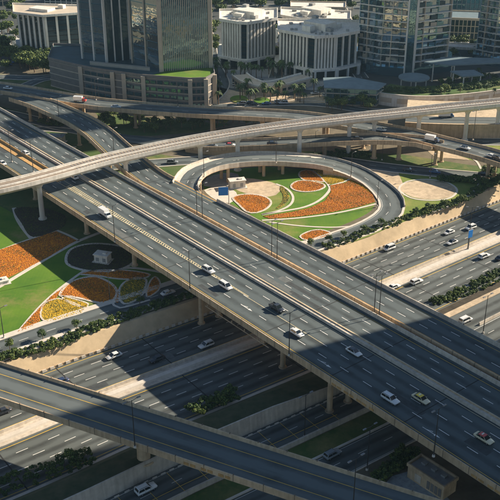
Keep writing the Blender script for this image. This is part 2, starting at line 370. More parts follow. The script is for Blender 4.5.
struct_strip('kerb', 55.3, 55.9, .3, M['kerb'], 80, 620); struct_strip('kerb', 65.0, 65.3, .25, M['kerb'], 80, 620)
rw = MB(); HW.sweep(rw, lambda t: [(36.95,-1), (36.95, berm(t)+.25), (37.35, berm(t)+.25), (37.6,-1)], 60, S_MAIN+34); tag(rw.build('retaining_wall', M['pale']), 'tall pale retaining wall holding the planted bank above the lower side road', 'retaining wall')
bl = MB(); HW.wall(bl, 48.2, .9, 0, 1.3, 60, S_MAIN+80, top=.5); tag(bl.build('concrete_barrier', M['pale']), 'pale concrete barrier along the near edge of the lower side road', 'barrier')
kb = empty('kerb_row', HW.at(S_MAIN-30, 38.6)); tag(kb, 'row of pale and dark kerb blocks at the foot of the pale retaining wall', 'kerb')
mb = MB(); mb.box((0,0,.2), (1.3,.3,.4)); me = mb.mesh('block', M['kerb']); t = S_MAIN-85
while t < S_MAIN+30:
    o = bpy.data.objects.new('block', me); o.location = HW.at(t, 38.5)-kb.location; o.rotation_euler = (0,0,HW.heading(t)); link(o, kb); t += 2.8
struct_strip('verge', 48.9, 55.3, .02, M['verge'], 60, 620)
struct_strip('pavement', 26.2, 28.6, .14, M['sand2'], S_MAIN+36, 700)
mb = MB(); HW.strip(mb, 28.6, 46.5, .025, S_MAIN+46, 760); tag(mb.build('road', M['asph2']), kind='structure')
mb = MB(); HW.wall(mb, 37.6, .8, 0, 1.0, S_MAIN+52, 700, top=.3); tag(mb.build('concrete_barrier', M['pale']), 'concrete barrier splitting the service road at the right edge', 'barrier')
mb = MB(); HW.sweep(mb, [(23.6,-.1),(23.6,.12),(26.2,.12),(26.2,-.1)], S_MAIN+40, 700); tag(mb.build('verge', M['soil']), kind='structure')

# ------------------------------------------------------------------ elevated roads
def overpass(label, path, l, r, a=0, b=1e9, depth=1.9, mats=('asph','tan'), parL=True, parR=True, ph=1.2, par_mat='pale', yl=True, zlow=None, aL=None, aR=None, parR_mat=None):
    """l<r offsets of the outer faces; parapets as sloped barriers"""
    root = empty('overpass', path.at(max(a,0)+.1)); tag(root, label, 'overpass')
    def put(mb, name, m): return tolocal(mb, root).build(name, m, root)
    mb = MB(); path.sweep(mb, [(l,0),(r,0),(r,-.75),(r-1.9,-depth+.3),(r-2.6,-depth),(l+2.6,-depth),(l+1.9,-depth+.3),(l,-.75)][::-1], a, b); put(mb, 'deck', M[mats[1]])
    mb = MB(); path.strip(mb, l+.5, r-.5, .01, a, b); put(mb, 'road_surface', M[mats[0]])
    if parL: mb = MB(); path.sweep(mb, [(l-.02,-.85),(l-.02,ph),(l+.28,ph),(l+.52,.012),(l+.5,-.1)][::-1], aL or a, b); put(mb, 'parapet', M[par_mat])
    if parR: mb = MB(); path.sweep(mb, [(r+.02,-.85),(r+.02,ph),(r-.28,ph),(r-.52,.012),(r-.5,-.1)], aR or a, b); put(mb, 'parapet', M[parR_mat or par_mat])
    if yl:
        mb = MB(); path.strip(mb, l+1.9, l+2.05, .022, a, b); put(mb, 'edge_line', M['yellow']); mb = MB(); path.strip(mb, r-2.05, r-1.9, .022, a, b); put(mb, 'edge_line', M['yellow'])
    mb = MB(); t = max(a, 0)+4
    while t < min(b, path.L)-4:
        hd = path.heading(t)
        if parR: mb.box(tuple(path.at(t, r-.12, .22)), (.12,.36,2.05), hd)
        if parL: mb.box(tuple(path.at(t, l+.12, .22)), (.12,.36,2.05), hd)
        t += 7.5
    o = put(mb, 'panel_joint', M['joint']); o['kind'] = 'stuff'
    return root, put
def piers(root, path, ts, os_, gzf, depth=1.9, rad=.9, cap=True, capw=None):
    for t in ts:
        hd = path.heading(t); top = path.at(t).z-depth+.06
        for o in os_:
            q = path.at(t, o); z0 = gzf(q); mb = MB()
            mb.cyl((0,0,0), (0,0,top-1.2-z0), rad, rad*.92, 14); mb.cyl((0,0,top-1.2-z0), (0,0,top-z0), rad*.92, rad*1.7, 14)
            mb.cyl((0,0,-.1), (0,0,.35), rad*1.6, rad*1.5, 14)
            mb.build('pier', M['tan'], root, (q.x-root.location.x, q.y-root.location.y, z0-root.location.z))
def ground_at(q):
    t, o = hw(q)
    if o <= -22: return 0
    if 25 < o < 37: return -5+berm(t)*.8
    return -5
# main bridge: one deck with two carriageways (offsets from its near reference line)
A0 = P(55,203,10); A1 = P(450,462,10); DIR = (A1-A0).normalized()
MAIN = Path([A0+DIR*t for t in range(-320, 420, 10)], smooth=False)   # station 320 is A0
def mo(q):   # offset/station of a point on the main bridge
    v = Vector(q)-A0; return v.dot(DIR)+320, v.dot(Vector((DIR.y, -DIR.x, 0)))
mainr, put = overpass('wide main overpass with light parapets carrying the traffic diagonally across the picture', MAIN, -33.4, -.7, depth=2.0, parR_mat='tan')
mb = MB(); MAIN.sweep(mb, [(-21.5,.0),(-21.3,.75),(-19.7,.75),(-19.5,.0)][::-1], 0, 1e9); put(mb, 'median_barrier', M['pale'])
mb = MB(); MAIN.sweep(mb, [(-20.95,.75),(-20.9,1.0),(-20.7,1.0),(-20.65,.75)][::-1], 0, 1e9); put(mb, 'median_rail', M['tan'])
mb = MB()
for o in (-7.3, -11.5, -15.7): MAIN.dashes(mb, o, 150+o, 730, 3.2, 5.3, .2, .022)
for o in (-25.6, -29.2): MAIN.dashes(mb, o, 150+o, 730, 3.2, 5.3, .2, .022)
def arrow(mb, path, t, o, d=1, z=.024):
    for pts in ([(0,-.09),(3.8,-.09),(3.8,.09),(0,.09)], [(3.8,-.4),(5.5,0),(3.8,.4)], [(1.2,-.09),(2.7,-.6),(3.0,-.48),(1.7,-.09)]):
        mb.add([path.at(t+d*x, o+y, z) for x, y in pts], [tuple(range(len(pts)))])
for px, py in ((247,308),(325,364),(432,433)): t, o = mo(P(px, py, 10)); arrow(mb, MAIN, t-3, o)
put(mb, 'lane_marking', M['white'])
tg, _ = mo(P(52,190,10)); te, _ = mo(P(245,298,10)); te2 = mo(P(320,345,10))[0]
mb = MB(); MAIN.strip(mb, -18.9, -18.75, .022); MAIN.strip(mb, -22.3, -22.15, .022)
MAIN.strip(mb, -11.58, -11.42, .023, te, te2)
hwd = lambda t: .25+1.15*max(0, min(1, (te-t)/(te-tg)))
MAIN.strip(mb, lambda t: -12-hwd(t), lambda t: -12-hwd(t)+.18, .023, tg-20, te); MAIN.strip(mb, lambda t: -12+hwd(t)-.18, lambda t: -12+hwd(t), .023, tg-20, te)
t = tg
while t < te-3:
    h_ = hwd(t)-.25; mb.add([MAIN.at(t, -12-h_, .026), MAIN.at(t+.5, -12-h_, .026), MAIN.at(t+1.1, -12+h_, .026), MAIN.at(t+.6, -12+h_, .026)], [(0,1,2,3)]); t += 1.25
put(mb, 'yellow_marking', M['pyellow'])
# island between the two split carriageways at the left
mb = MB(); MAIN.sweep(mb, [(-14.2,0),(-14.0,.9),(-13.6,.9),(-13.4,.16),(-10.6,.16),(-10.5,.0)][::-1], 0, tg-6); put(mb, 'gore_island', M['orange'])
for px, py in ((115,241),(160,270),(262,333),(330,376),(400,424)):
    t = mo(P(px, py, 10))[0]; mb = MB(); MAIN.strip(mb, -32.8, -1.3, .02, t, t+.3); put(mb, 'expansion_joint', M['dark'])
mb = MB(); mb.box((0,0,0), (1.5,.12,.62)); pm = mb.mesh('fascia_panel', M['orange'])
for px0, px1 in ((337,372),(470,497)):
    t = mo(P(px0, 382 if px0 < 400 else 478, 10))[0]; t1 = mo(P(px1, 412 if px0 < 400 else 496, 10))[0]; k = 0
    while t < t1:
        o = bpy.data.objects.new('fascia_panel', pm); q = MAIN.at(t, -.64, -.3); o.location = q-mainr.location; o.rotation_euler = (0,0,MAIN.heading(t)); link(o, mainr); t += 1.9 if k % 2 == 0 else 2.6; k += 1
tp = [mo(P(x, y, 10))[0] for x, y in ((18,180),(74,212),(122,243),(187,287),(318,372))]
piers(mainr, MAIN, tp, (-6,-13,-21,-29), ground_at, 2.0, .8)
tb = mo(P(262,333,10))[0]; piers(mainr, MAIN, [tb], (-10,-18,-27), lambda q: -5, 2.0, .8)
mb = MB(); MAIN.sweep(mb, [(-31.5,-3.2),(-31.5,-1.95),(-2,-1.95),(-2,-3.2)][::-1], tb-.9, tb+.9); put(mb, 'cap_beam', M['tan'])
mb = MB()
for px in (212, 236, 250):  # thin tan tube below the near edge with small blocks along it
    pass
a = mo(P(205,299,10))[0]; b = mo(P(270,340,10))[0]
mb.cyl(MAIN.at(a, -.9, -2.4), MAIN.at(b, -.9, -2.4), .16, n=8)
t = a+1
while t < b: mb.box(tuple(MAIN.at(t, -1.0, -2.0)), (.25,.25,.9), MAIN.heading(t)); t += 6
put(mb, 'edge_tube', M['tan'])

rp = random.Random(11)
for path_, rt_, lanes, z_, rng, nn_ in ((MAIN, mainr, (-5,-9.4,-13.5,-17.6,-24,-27.5), .016, (220,640), 26), (HW, None, (-18,-14.5,-10.8,-7,-4.6,6,10,13.8,17.6,21), .014, (180,560), 24)):
    for k in range(nn_):
        t = rp.uniform(*rng); o_ = rp.choice(lanes)+rp.uniform(-.3,.3); ln = rp.uniform(3,22); w_ = rp.uniform(.5,1.5); mb = MB(); path_.strip(mb, o_-w_, o_+w_, z_+k*.0001, t, t+ln)
        if rt_: o = tolocal(mb, rt_).build('asphalt_patch', M[rp.choice(('patch','patch','patch2'))], rt_)
        else: o = mb.build('asphalt_patch', M[rp.choice(('patch','patch2'))], road, (0,0,-.01+.0))
# deck B: upper ramp that swings down from the left and runs beside the main bridge
BC = -41.9
bpts = [P(20,96.5,9.6), P(40,103,9.6), P(60,111.5,9.7), P(80,121,9.8), P(98,132.5,9.9), P(113,146,9.95), P(128,159.5,10)]
t0 = mo(P(152,178,10))[0]; bpts += [MAIN.at(t, BC, 0) for t in range(int(t0), 735, 20)]
DB = Path(bpts, 4)
def bt(q):
    q = Vector((q[0], q[1], 10)); i = min(range(len(DB.p)), key=lambda k: (DB.p[k]-q).length); return DB.s[i]
sj = bt(P(152,178,10)); sf = bt(P(204,204,10)); s_end = DB.L
broot, put = overpass('curved ramp overpass joining beside the main bridge from the upper left', DB, -6.4, 6.9, mats=('asph','orange'), parL=False, depth=1.7, par_mat='tan')
mb = MB(); DB.sweep(mb, [(-6.42,-.85),(-6.42,1.2),(-6.12,1.2),(-5.88,.012),(-5.9,-.1)][::-1], bt(P(46,100,10)), bt(P(172,181,10))); put(mb, 'parapet', M['tan'])
mb = MB(); DB.sweep(mb, [(-6.42,-.85),(-6.42,1.2),(-6.12,1.2),(-5.88,.012),(-5.9,-.1)][::-1], sf, s_end); put(mb, 'parapet', M['pale'])
mb = MB()
for o in (-2.2, 1.6): DB.dashes(mb, o, 25, 640, 3.2, 5.3, .2, .022)
put(mb, 'lane_marking', M['white'])
mb = MB(); DB.sweep(mb, [(5.0,0),(5.0,.16),(6.4,.16),(6.4,0)][::-1], sj+14, s_end); put(mb, 'walkway', M['orange'])
piers(broot, DB, [bt(P(x, y, 10)) for x, y in ((30,100),(84,122),(118,150),(150,178),(196,208),(240,232),(300,268))], (-2.5,3.5), ground_at, 1.7, .8)
for px, py in ((166,178),(258,231),(352,286)):
    t = bt(P(px, py, 10)); mb = MB(); DB.strip(mb, -5.8, 6.3, .02, t, t+.3); put(mb, 'expansion_joint', M['dark'])

# loop ramp from paired inner / outer edge points
pairs = [((214,205),(188,210),9.97),((200,191),(172,193),9.97),((198.5,184),(173,182),9.85),((204,175),(184,169),9.5),((218,168.5),(202,161.5),9.0),((238,165),(225,155.5),8.3),((262,163.5),(255,153),7.5),((290,164.5),(290,153.5),5.6),((320,167.5),(328,157.5),3.4),((345,174.5),(360,167),1.6),((363,184),(382,179.5),.7),((376,197),(399,193),.25),((379,206),(405,207),.08),((373,214),(398,220),.05),((355,224),(374,233),.05),((330,233),(343,243),.05),((300,243),(313,253),.05)]
pi_ = spline([P(*a, z) for a, b, z in pairs], 3); 
cpts = []; hw_ = []
for a, b, z in pairs: A = P(*a, z); B = P(*b, z); cpts.append((A+B)/2); hw_.append((A-B).length/2)
lroot = None
LOOP = Path(cpts, 4)
# half width along the path
ls = []; 
for c in cpts: i = min(range(len(LOOP.p)), key=lambda k: (LOOP.p[k]-c).length); ls.append(LOOP.s[i])
def lw(t):
    for i in range(len(ls)-1):
        if t <= ls[i+1]: k = (t-ls[i])/max(.01, ls[i+1]-ls[i]); return hw_[i]*(1-k)+hw_[i+1]*k
    return hw_[-1]
lroot = empty('overpass', LOOP.at(30)); tag(lroot, 'curving loop ramp sweeping down around the flower garden', 'ramp')
def putl(mb, name, m): return tolocal(mb, lroot).build(name, m, lroot)
el = ls[11]
mb = MB(); LOOP.sweep(mb, lambda t: [(-lw(t),-.02),(-lw(t),-1.2),(-lw(t)+1.5,-1.7),(lw(t)-1.5,-1.7),(lw(t),-1.2),(lw(t),-.02)], 0, ls[8]); putl(mb, 'deck', M['tan'])
mb = MB(); LOOP.sweep(mb, lambda t: [(-lw(t),-.02),(-lw(t),-LOOP.at(t).z-.1),(lw(t),-LOOP.at(t).z-.1),(lw(t),-.02)], ls[8], 1e9); putl(mb, 'embankment', M['tan'])
mb = MB(); LOOP.strip(mb, lambda t: -lw(t)+.3, lambda t: lw(t)-.3, 0, 0, 1e9); putl(mb, 'road_surface', M['asph3'])
mb = MB(); LOOP.strip(mb, lambda t: -lw(t)+.4, lambda t: -lw(t)+2.6, .012, ls[2], ls[8]); putl(mb, 'shoulder', M['kerb'])
for sg, s0, s1 in ((1, ls[1]+.5, ls[8]+6), (-1, ls[2]-1, ls[12])):
    mb = MB(); LOOP.sweep(mb, lambda t: [(sg*(lw(t)+.02),-.9 if LOOP.at(t).z > 1 else -.05),(sg*(lw(t)+.02),.95),(sg*(lw(t)-.28),.95),(sg*(lw(t)-.5),.01),(sg*(lw(t)-.45),-.1)], s0, s1); putl(mb, 'parapet', M['pale'])
for sg, s0 in ((1, ls[8]+6), (-1, ls[12])):
    mb = MB(); LOOP.sweep(mb, lambda t: [(sg*(lw(t)+.02),-.05),(sg*(lw(t)+.02),.16),(sg*(lw(t)-.9),.16),(sg*(lw(t)-.9),-.05)], s0, 1e9); putl(mb, 'kerb', M['kerb'])
mb = MB(); LOOP.dashes(mb, .6, ls[2], 1e9, 3, 6, .16, .02); LOOP.strip(mb, lambda t: lw(t)-1.5, lambda t: lw(t)-1.36, .018, ls[2]); putl(mb, 'lane_marking', M['white'])
for t in (ls[3], ls[4]+8, ls[5]+14, ls[7]-4, ls[7]+18):
    for o in (-2.5, 2.5):
        q = LOOP.at(t, o); mb = MB(); h_ = q.z-1.6; mb.cyl((0,0,0), (0,0,h_), .75, n=12); mb.cyl((0,0,h_-.9), (0,0,h_), .75, 1.3, 12); mb.build('pier', M['tan'], lroot, (q.x-lroot.location.x, q.y-lroot.location.y, -lroot.location.z))

# lower-left ramp
c0 = P(0,400,9); c1 = P(280,494,9); dr = (c1-c0).normalized()
RLp = [c0+dr*t for t in range(-260, 150, 15)]
q = RLp[-1]; hd = math.atan2(dr.y, dr.x)
for k in range(14): hd -= R(1.6); q = q+Vector((math.cos(hd), math.sin(hd), 0))*12; RLp.append(q)
RL = Path(RLp, smooth=False)
rroot, put = overpass('two-lane curved overpass crossing the lower left corner with shaded right half', RL, -12.9, .1, mats=('asph3','tan'), yl=False, depth=2.2, par_mat='tan', ph=.9)
mb = MB(); RL.strip(mb, -9.15, -9.0, .022); RL.strip(mb, -3.5, -3.35, .022); put(mb, 'edge_line', M['yellow'])
mb = MB(); mb.box((0,0,0), (1.3,.12,.75)); pm2 = mb.mesh('fascia_panel', M['orange'])
t = 260+(P(187,462,9)-c0).dot(dr); k = 0
while k < 6:
    o = bpy.data.objects.new('fascia_panel', pm2); q = RL.at(t, .16, -.2); o.location = q-rroot.location; o.rotation_euler = (0,0,RL.heading(t)); link(o, rroot); t += 1.7 if k % 2 == 0 else 2.8; k += 1
piers(rroot, RL, [260+(P(x, y, 9)-c0).dot(dr) for x, y in ((126,444),)], (-6.4,), lambda q: -.9, 2.2, 1.7)
piers(rroot, RL, [260+(P(x, y, 9)-c0).dot(dr) for x, y in ((-70,372),(330,512))], (-6.4,), ground_at, 2.2, 1.7)

# high road across the top and its branch
R2 = Path([P(x, y, 9.5) for x, y in ((-120,72),(-60,79.5),(0,88),(20,90.8),(40,94.3),(60,98),(80,101.5),(100,104.2),(150,108.7),(200,112),(250,114.5),(300,117.5),(350,124.5),(380,129.8),(410,135),(440,143),(480,153),(520,165.5),(570,185),(630,211),(700,243))], 6)
r2, put = overpass('long high overpass sweeping across behind the metro viaduct', R2, -6.8, 6.8, mats=('asph3','orange'), depth=1.8, par_mat='tan', yl=False)
mb = MB(); R2.dashes(mb, 0, 40, 1e9, 3.2, 6, .18, .022); R2.strip(mb, 5.2, 5.35, .022); R2.strip(mb, -5.35, -5.2, .022); put(mb, 'lane_marking', M['white'])
def nt_(path, q): i = min(range(len(path.p)), key=lambda k: (path.p[k].xy-q.xy).length); return path.s[i]
piers(r2, R2, [nt_(R2, P(x, y, 9.5)) for x, y in ((30,93),(75,101),(130,107),(217,113),(262,115),(328,121),(364,127),(443,144),(500,158))], (-2.6,2.6), ground_at, 1.8, .8)
R3 = Path([P(115,137,0), P(150,141,.5)] + [P(x, y, z) for x, y, z in ((190,144.5,2),(215,145.5,3),(245,144.5,4.2),(275,143.2,5.5),(300,142.0,6.6),(325,140.5,7.8),(350,139.5,8.6),(375,138.8,9.2),(400,139.5,9.45),(420,141.5,9.47),(438,146,9.47))], 5)
r3, put = overpass('lower access ramp rising behind the garden loop to meet the high overpass', R3, -5.2, 5.4, mats=('asph3','orange'), depth=1.6, par_mat='tan', yl=False, a=nt_(R3, P(190,144.5,2)), parL=True)
mb = MB(); R3.dashes(mb, 0, 60, 1e9, 3.2, 6, .18, .022); put(mb, 'lane_marking', M['white'])
mb = MB(); R3.sweep(mb, lambda t: [(-4.9,-R3.at(t).z),(-4.9,-.8),(5.0,-.8),(5.0,-R3.at(t).z)][::-1], nt_(R3, P(190,144.5,2)), nt_(R3, P(303,142,6.6))); put(mb, 'abutment', M['sand'])
piers(r3, R3, [nt_(R3, P(x, y, 9)) for x, y in ((330,140.5),(373,139),(410,140))], (0,), ground_at, 1.6, 1.0)
mb = MB(); R3.strip(mb, -5, 5, .02, 0, nt_(R3, P(190,144.5,2))); tag(mb.build('road', M['asph3']), kind='structure')

# ground level roads
def ground_road(pts, wd, z, m='asph3', kerb=True, dash=True):
    p_ = Path([P(x, y, z) for x, y in pts], 5); mb = MB(); p_.strip(mb, -wd/2, wd/2); o = tag(mb.build('road', M[m]), kind='structure')
    if dash: mb = MB(); p_.dashes(mb, 0, 0, 1e9, 3, 6, .16, .012); mb.build('lane_marking', M['white'], o)
    if kerb:
        mb = MB(); p_.wall(mb, -wd/2-.3, .6, -.05, .14); p_.wall(mb, wd/2+.3, .6, -.05, .14); mb.build('kerb', M['kerb'], o)
    return p_
ground_road([(-60,104),(0,112.5),(30,119),(60,126.5),(90,132.5),(115,137)], 9, .03)
ground_road([(-80,147),(0,133),(40,129),(70,131)], 6, .045, dash=False)
ground_road([(110,166),(146,164),(172,162),(205,160),(250,160),(300,159),(340,161),(380,166.5),(410,170),(440,173),(480,176.5),(540,182)], 9, .03)
ground_road([(425,139.5),(460,141),(500,142),(560,143)], 9, .04)
ground_road([(-60,78),(0,77),(30,78),(60,76),(90,74)], 8, .04)
ground_road([(-60,97),(0,93),(22,87),(40,80),(60,76.5)], 7, .055)
ground_road([(200,105),(250,104),(300,103),(330,105),(370,111),(420,113)], 8, .04)
LRD = Path([HW.at(t, -33.2, 5.03) for t in range(60, int(S_MAIN+30), 8)]+[P(313,247.5,.03)], 5)
mb = MB(); LRD.strip(mb, -3.6, 3.6); o = tag(mb.build('road', M['asph3']), kind='structure')
mb = MB(); LRD.wall(mb, -4.9, 2.6, -.05, .14); LRD.wall(mb, 5.4, 3.6, -.05, .14); mb.build('kerb', M['kerb'], o)
mb = MB(); LRD.dashes(mb, 0, 0, 1e9, 3, 6, .16, .012); mb.build('lane_marking', M['white'], o)

# ------------------------------------------------------------------ metro viaduct
MT = Path([P(x, y, 17) for x, y in ((-80,203),(0,187.5),(50,175),(100,161),(150,149.5),(200,139.5),(250,131.3),(300,124.3),(350,118.3),(400,113),(450,107.6),(500,102.6),(580,94),(680,83.5),(800,71))], 5)
mroot = empty('metro_viaduct', MT.at(100)); tag(mroot, 'pale elevated metro viaduct with two tracks curving above all the roads', 'viaduct')
def putm(mb, name, m): return tolocal(mb, mroot).build(name, m, mroot)
mb = MB(); MT.sweep(mb, [(-4.3,0),(4.3,0),(4.3,-.4),(2.2,-2.1),(-2.2,-2.1),(-4.3,-.4)][::-1]); putm(mb, 'deck', M['wht'])
for sg in (1, -1):
    mb = MB(); MT.sweep(mb, [(sg*4.32,-.55),(sg*4.35,1.0),(sg*4.08,1.0),(sg*4.08,0.01)]); putm(mb, 'parapet', M['wht'])
mb = MB(); MT.wall(mb, 0, .6, 0, .6); putm(mb, 'service_walkway', M['wht'])
for c in (-2.15, 2.15):
    mb = MB(); MT.wall(mb, c, 2.5, 0, .25); putm(mb, 'track_slab', M['track'])
    for r_ in (-.75, .75): mb = MB(); MT.wall(mb, c+r_, .12, .25, .42); putm(mb, 'rail', M['rail'])
sl_ = MB(); sl_.box((0,0,0), (.3,2.3,.12)); slm = sl_.mesh('sleeper', M['grey'])
sj_ = MB()
t = 60
while t < MT.L-40:
    for c in (-2.15, 2.15):
        hd = MT.heading(t); q = MT.at(t, c, .29); sj_.box(tuple(q), (.3,2.3,.1), hd)
    t += 1.4
o = putm(sj_, 'sleepers', M['grey']); o['kind'] = 'stuff'
for x, y in ((36,178),(121,156),(195,140.5),(240,133),(296,125),(347,118.7),(380,115),(425,110.3),(467,106),(497,103)):
    t = nt_(MT, P(x, y, 17)); q = MT.at(t); h_ = 17-2.05; mb = MB()
    mb.cyl((0,0,0), (0,0,h_-1.8), 1.05, .95, 18); mb.cyl((0,0,h_-1.8), (0,0,h_), .95, 2.0, 18); mb.cyl((0,0,0), (0,0,.5), 1.7, 1.6, 18)
    mb.build('pier', M['wht'], mroot, (q.x-mroot.location.x, q.y-mroot.location.y, -mroot.location.z))
# ------------------------------------------------------------------ buildings
def WP(pts, z): return [P(x, y, z) for x, y in pts]
def lerp(a, b, k): return a+(b-a)*k
def block(label, top, z0, z1, floors, sides, body, glassm, finm=None, slabm=None, slab=.0, roofm=None, roof_over=0, para=.9, cat='building', group=None, gthick=.0, crown=None):
    """top: footprint (world) ; sides: per edge number of bays (0 = plain wall) or (bays, fin width)"""
    c = sum((Vector((q[0], q[1], 0)) for q in top), Vector())/len(top); root = empty('office_building', (c.x, c.y, z0)); tag(root, label, cat, group)
    pts = [Vector((q[0]-c.x, q[1]-c.y, 0)) for q in top]; n = len(pts); h = z1-z0
    A = sum(pts[i].x*pts[(i+1)%n].y-pts[(i+1)%n].x*pts[i].y for i in range(n))
    if A < 0: pts = pts[::-1]; sides = (sides[::-1][1:]+sides[::-1][:1])
    def ins(d):
        out = []
        for i in range(n):
            a, b, e = pts[i-1], pts[i], pts[(i+1)%n]; d1 = (b-a).normalized(); d2 = (e-b).normalized()
            n1 = Vector((d1.y, -d1.x, 0)); n2 = Vector((d2.y, -d2.x, 0)); k = (n1+n2); k = k/max(.35, k.dot(n1)); out.append(b+k*d)
        return out
    mb = MB(); mb.prism(ins(-.45), 0, h); mb.build('wall', glassm, root)
    if floors:
        fh = h/floors
        for k in range(floors+1):
            mb = MB(); zz = min(k*fh, h-.2); mb.prism(ins(slab), zz, zz+.45 if slab >= 0 else zz+.45, bottom=True); mb.build('floor_slab', slabm or body, root)
    for i in range(n):
        s_ = sides[i]
        if not s_: continue
        nb, fw_, fd = s_ if isinstance(s_, tuple) else (s_, .5, .5)
        a, b = pts[i], pts[(i+1)%n]; d = (b-a); L_ = d.length; hd = math.atan2(d.y, d.x); nn = Vector((d.y, -d.x, 0)).normalized()
        mb = MB(); mb.box((0,0,(h-.1)/2), (fw_, fd, h-.1)); me = mb.mesh('fin', finm or body)
        for k in range(nb+1):
            q = a.lerp(b, (k*(L_-fw_)+fw_/2)/nb/L_ if 0 else (fw_/2+k*(L_-fw_)/nb)/L_)+nn*(.02*k % .02)
            o = bpy.data.objects.new('fin', me); o.location = q; o.rotation_euler = (0,0,hd); link(o, root)
    mb = MB(); mb.prism(ins(roof_over), h+.02, h+.5, bottom=True); mb.build('roof', roofm or body, root)
    if para:
        ri, ro = ins(roof_over-.4), ins(roof_over+.04); mb = MB(); vs = [(q.x,q.y,h+.3) for q in ro]+[(q.x,q.y,h+.5+para) for q in ro]+[(q.x,q.y,h+.5+para) for q in ri]+[(q.x,q.y,h+.3) for q in ri]
        fs = []
        for i in range(n):
            j = (i+1)%n
            for r_ in range(3): fs.append((r_*n+i, r_*n+j, (r_+1)*n+j, (r_+1)*n+i))
        mb.add(vs, fs); mb.build('roof_parapet', body, root)
    return root, pts, h, c
def roofbox(root, pts, h, fr, m, zz=None, name='roof_plant'):
    u, v, sx, sy, sz = fr; xs = [q.x for q in pts]; ys = [q.y for q in pts]
    mb = MB(); d = pts[1]-pts[0]; mb.box((lerp(min(xs), max(xs), u), lerp(min(ys), max(ys), v), h+.5+sz/2), (sx, sy, sz), math.atan2(d.y, d.x)); mb.build(name, m, root)
def back(a, depth, ang=None):  # point behind a facade point, away from the camera
    d = Vector((a.x, a.y, 0)).normalized(); return a+d*depth
# the mid-rise blocks with white fins
def office(label, pxs, zt, deep, bays, fl=8, base=True, podm='wht'):
    f = WP(pxs, zt); bk = [back(f[-1], deep), back(f[0], deep)]
    root, pts, h, c = block(label, f+bk, 5, zt, fl, bays+[(6,1.2,.8)]*3, M['wht'], M['gdark'], slabm=M['dark'], slab=-.3, roofm=M['wht'], roof_over=1.6, para=1.2)
    for fr in ((.5,.55,16,11,4),(.35,.4,6,5,3),(.68,.6,7,6,2.4)): roofbox(root, pts, h, fr, M['wht'])
    for fr in ((.45,.75,3,3,5.5),(.6,.35,4,3,2)): roofbox(root, pts, h, fr, M['grey'])
    ru = random.Random(int(zt*10)); mb = MB(); mb.box((0,0,.6), (1.8,1.2,1.2)); um = mb.mesh('roof_unit', M['grey']); cc_ = sum(pts, Vector())/len(pts)
    for k in range(16):
        q = cc_+(pts[ru.randrange(len(pts))]-cc_)*ru.uniform(.35,.85)+Vector((ru.uniform(-4,4), ru.uniform(-2,2), 0)); q = cc_+(q-cc_)*.85
        o = bpy.data.objects.new('roof_unit', um); o.location = (q.x, q.y, h+.45); o.rotation_euler = (0,0,ru.choice((0,.3,1.57))); link(o, root)
    # arcade at the foot
    mb = MB(); 
    n = len(pts)
    for i in range(n):
        a, b = pts[i], pts[(i+1)%n]; d = b-a; nn = Vector((d.y, -d.x, 0)).normalized(); k = max(2, int(d.length/6))
        for j in range(k+1):
            q = a.lerp(b, j/k)+nn*2.5; mb = MB(); mb.box((q.x, q.y, -2.6), (1.1, 1.1, 5.6), math.atan2(d.y, d.x)); mb.build('column', M['wht'], root)
    cc = sum(pts, Vector())/n; ex = [cc+(q-cc)*(1+3.2/(q-cc).length) for q in pts]
    mb = MB(); mb.prism(ex, .0+.12, 1.3, bottom=True); mb.build('terrace_slab', M['wht'], root)
    mb = MB(); mb.prism([cc+(q-cc)*.96 for q in pts], -5.2, .1); mb.build('ground_floor', M['gdark'], root)
    return root
office('white-finned office block standing left of the second finned block, behind the green roof', [(222,21),(241,24),(247,24.3),(275,20)], 27, 26, [(7,1.2,.8),0,(8,1.3,.8)])
office('white-finned office block nearest the right glass tower, above the blue pavilion', [(280,31.5),(308,37),(315,38.2),(336,37),(357,33)], 24, 26, [(8,1.2,.8),0,(6,1.2,.8),(3,1.1,.8)])
office('low white block half hidden behind the nearest white-finned block', [(283,17),(300,20),(348,21)], 22, 22, [(4,1.2,.8),(9,1.2,.8)])
# left block with dark glass right face
f = WP([(17,13.5),(44,16.5),(79,14)], 27); root, pts, h, c = block('dark glass office block with a white roof frame at the upper left', f+[back(f[2], 20), back(f[0], 24)], 5, 27, 7, [(5,1.3,.7),(3,1.3,.7),4,5,4], M['wht'], M['gdark'], slabm=M['dark'], slab=-.25, roofm=M['beige'], roof_over=2.2, para=1.0)
for fr in ((.45,.5,14,8,1.6),(.7,.7,4,3,2.2)): roofbox(root, pts, h, fr, M['wht'])
mb = MB(); cc = sum(pts, Vector())/len(pts); mb.prism([cc+(q-cc)*1.14 for q in pts], -.6, .6, bottom=True); mb.build('terrace_slab', M['wht'], root)
mb = MB(); mb.prism([cc+(q-cc)*.97 for q in pts], -5.2, -.6); mb.build('ground_floor', M['gdark'], root)
for i in range(len(pts)):
    a, b = pts[i], pts[(i+1)%len(pts)]; k = max(2, int((b-a).length/6))
    for j in range(k):
        q = cc+(a.lerp(b, j/k)-cc)*1.12; mb = MB(); mb.box((q.x,q.y,-2.9), (1,1,4.6)); mb.build('column', M['wht'], root)

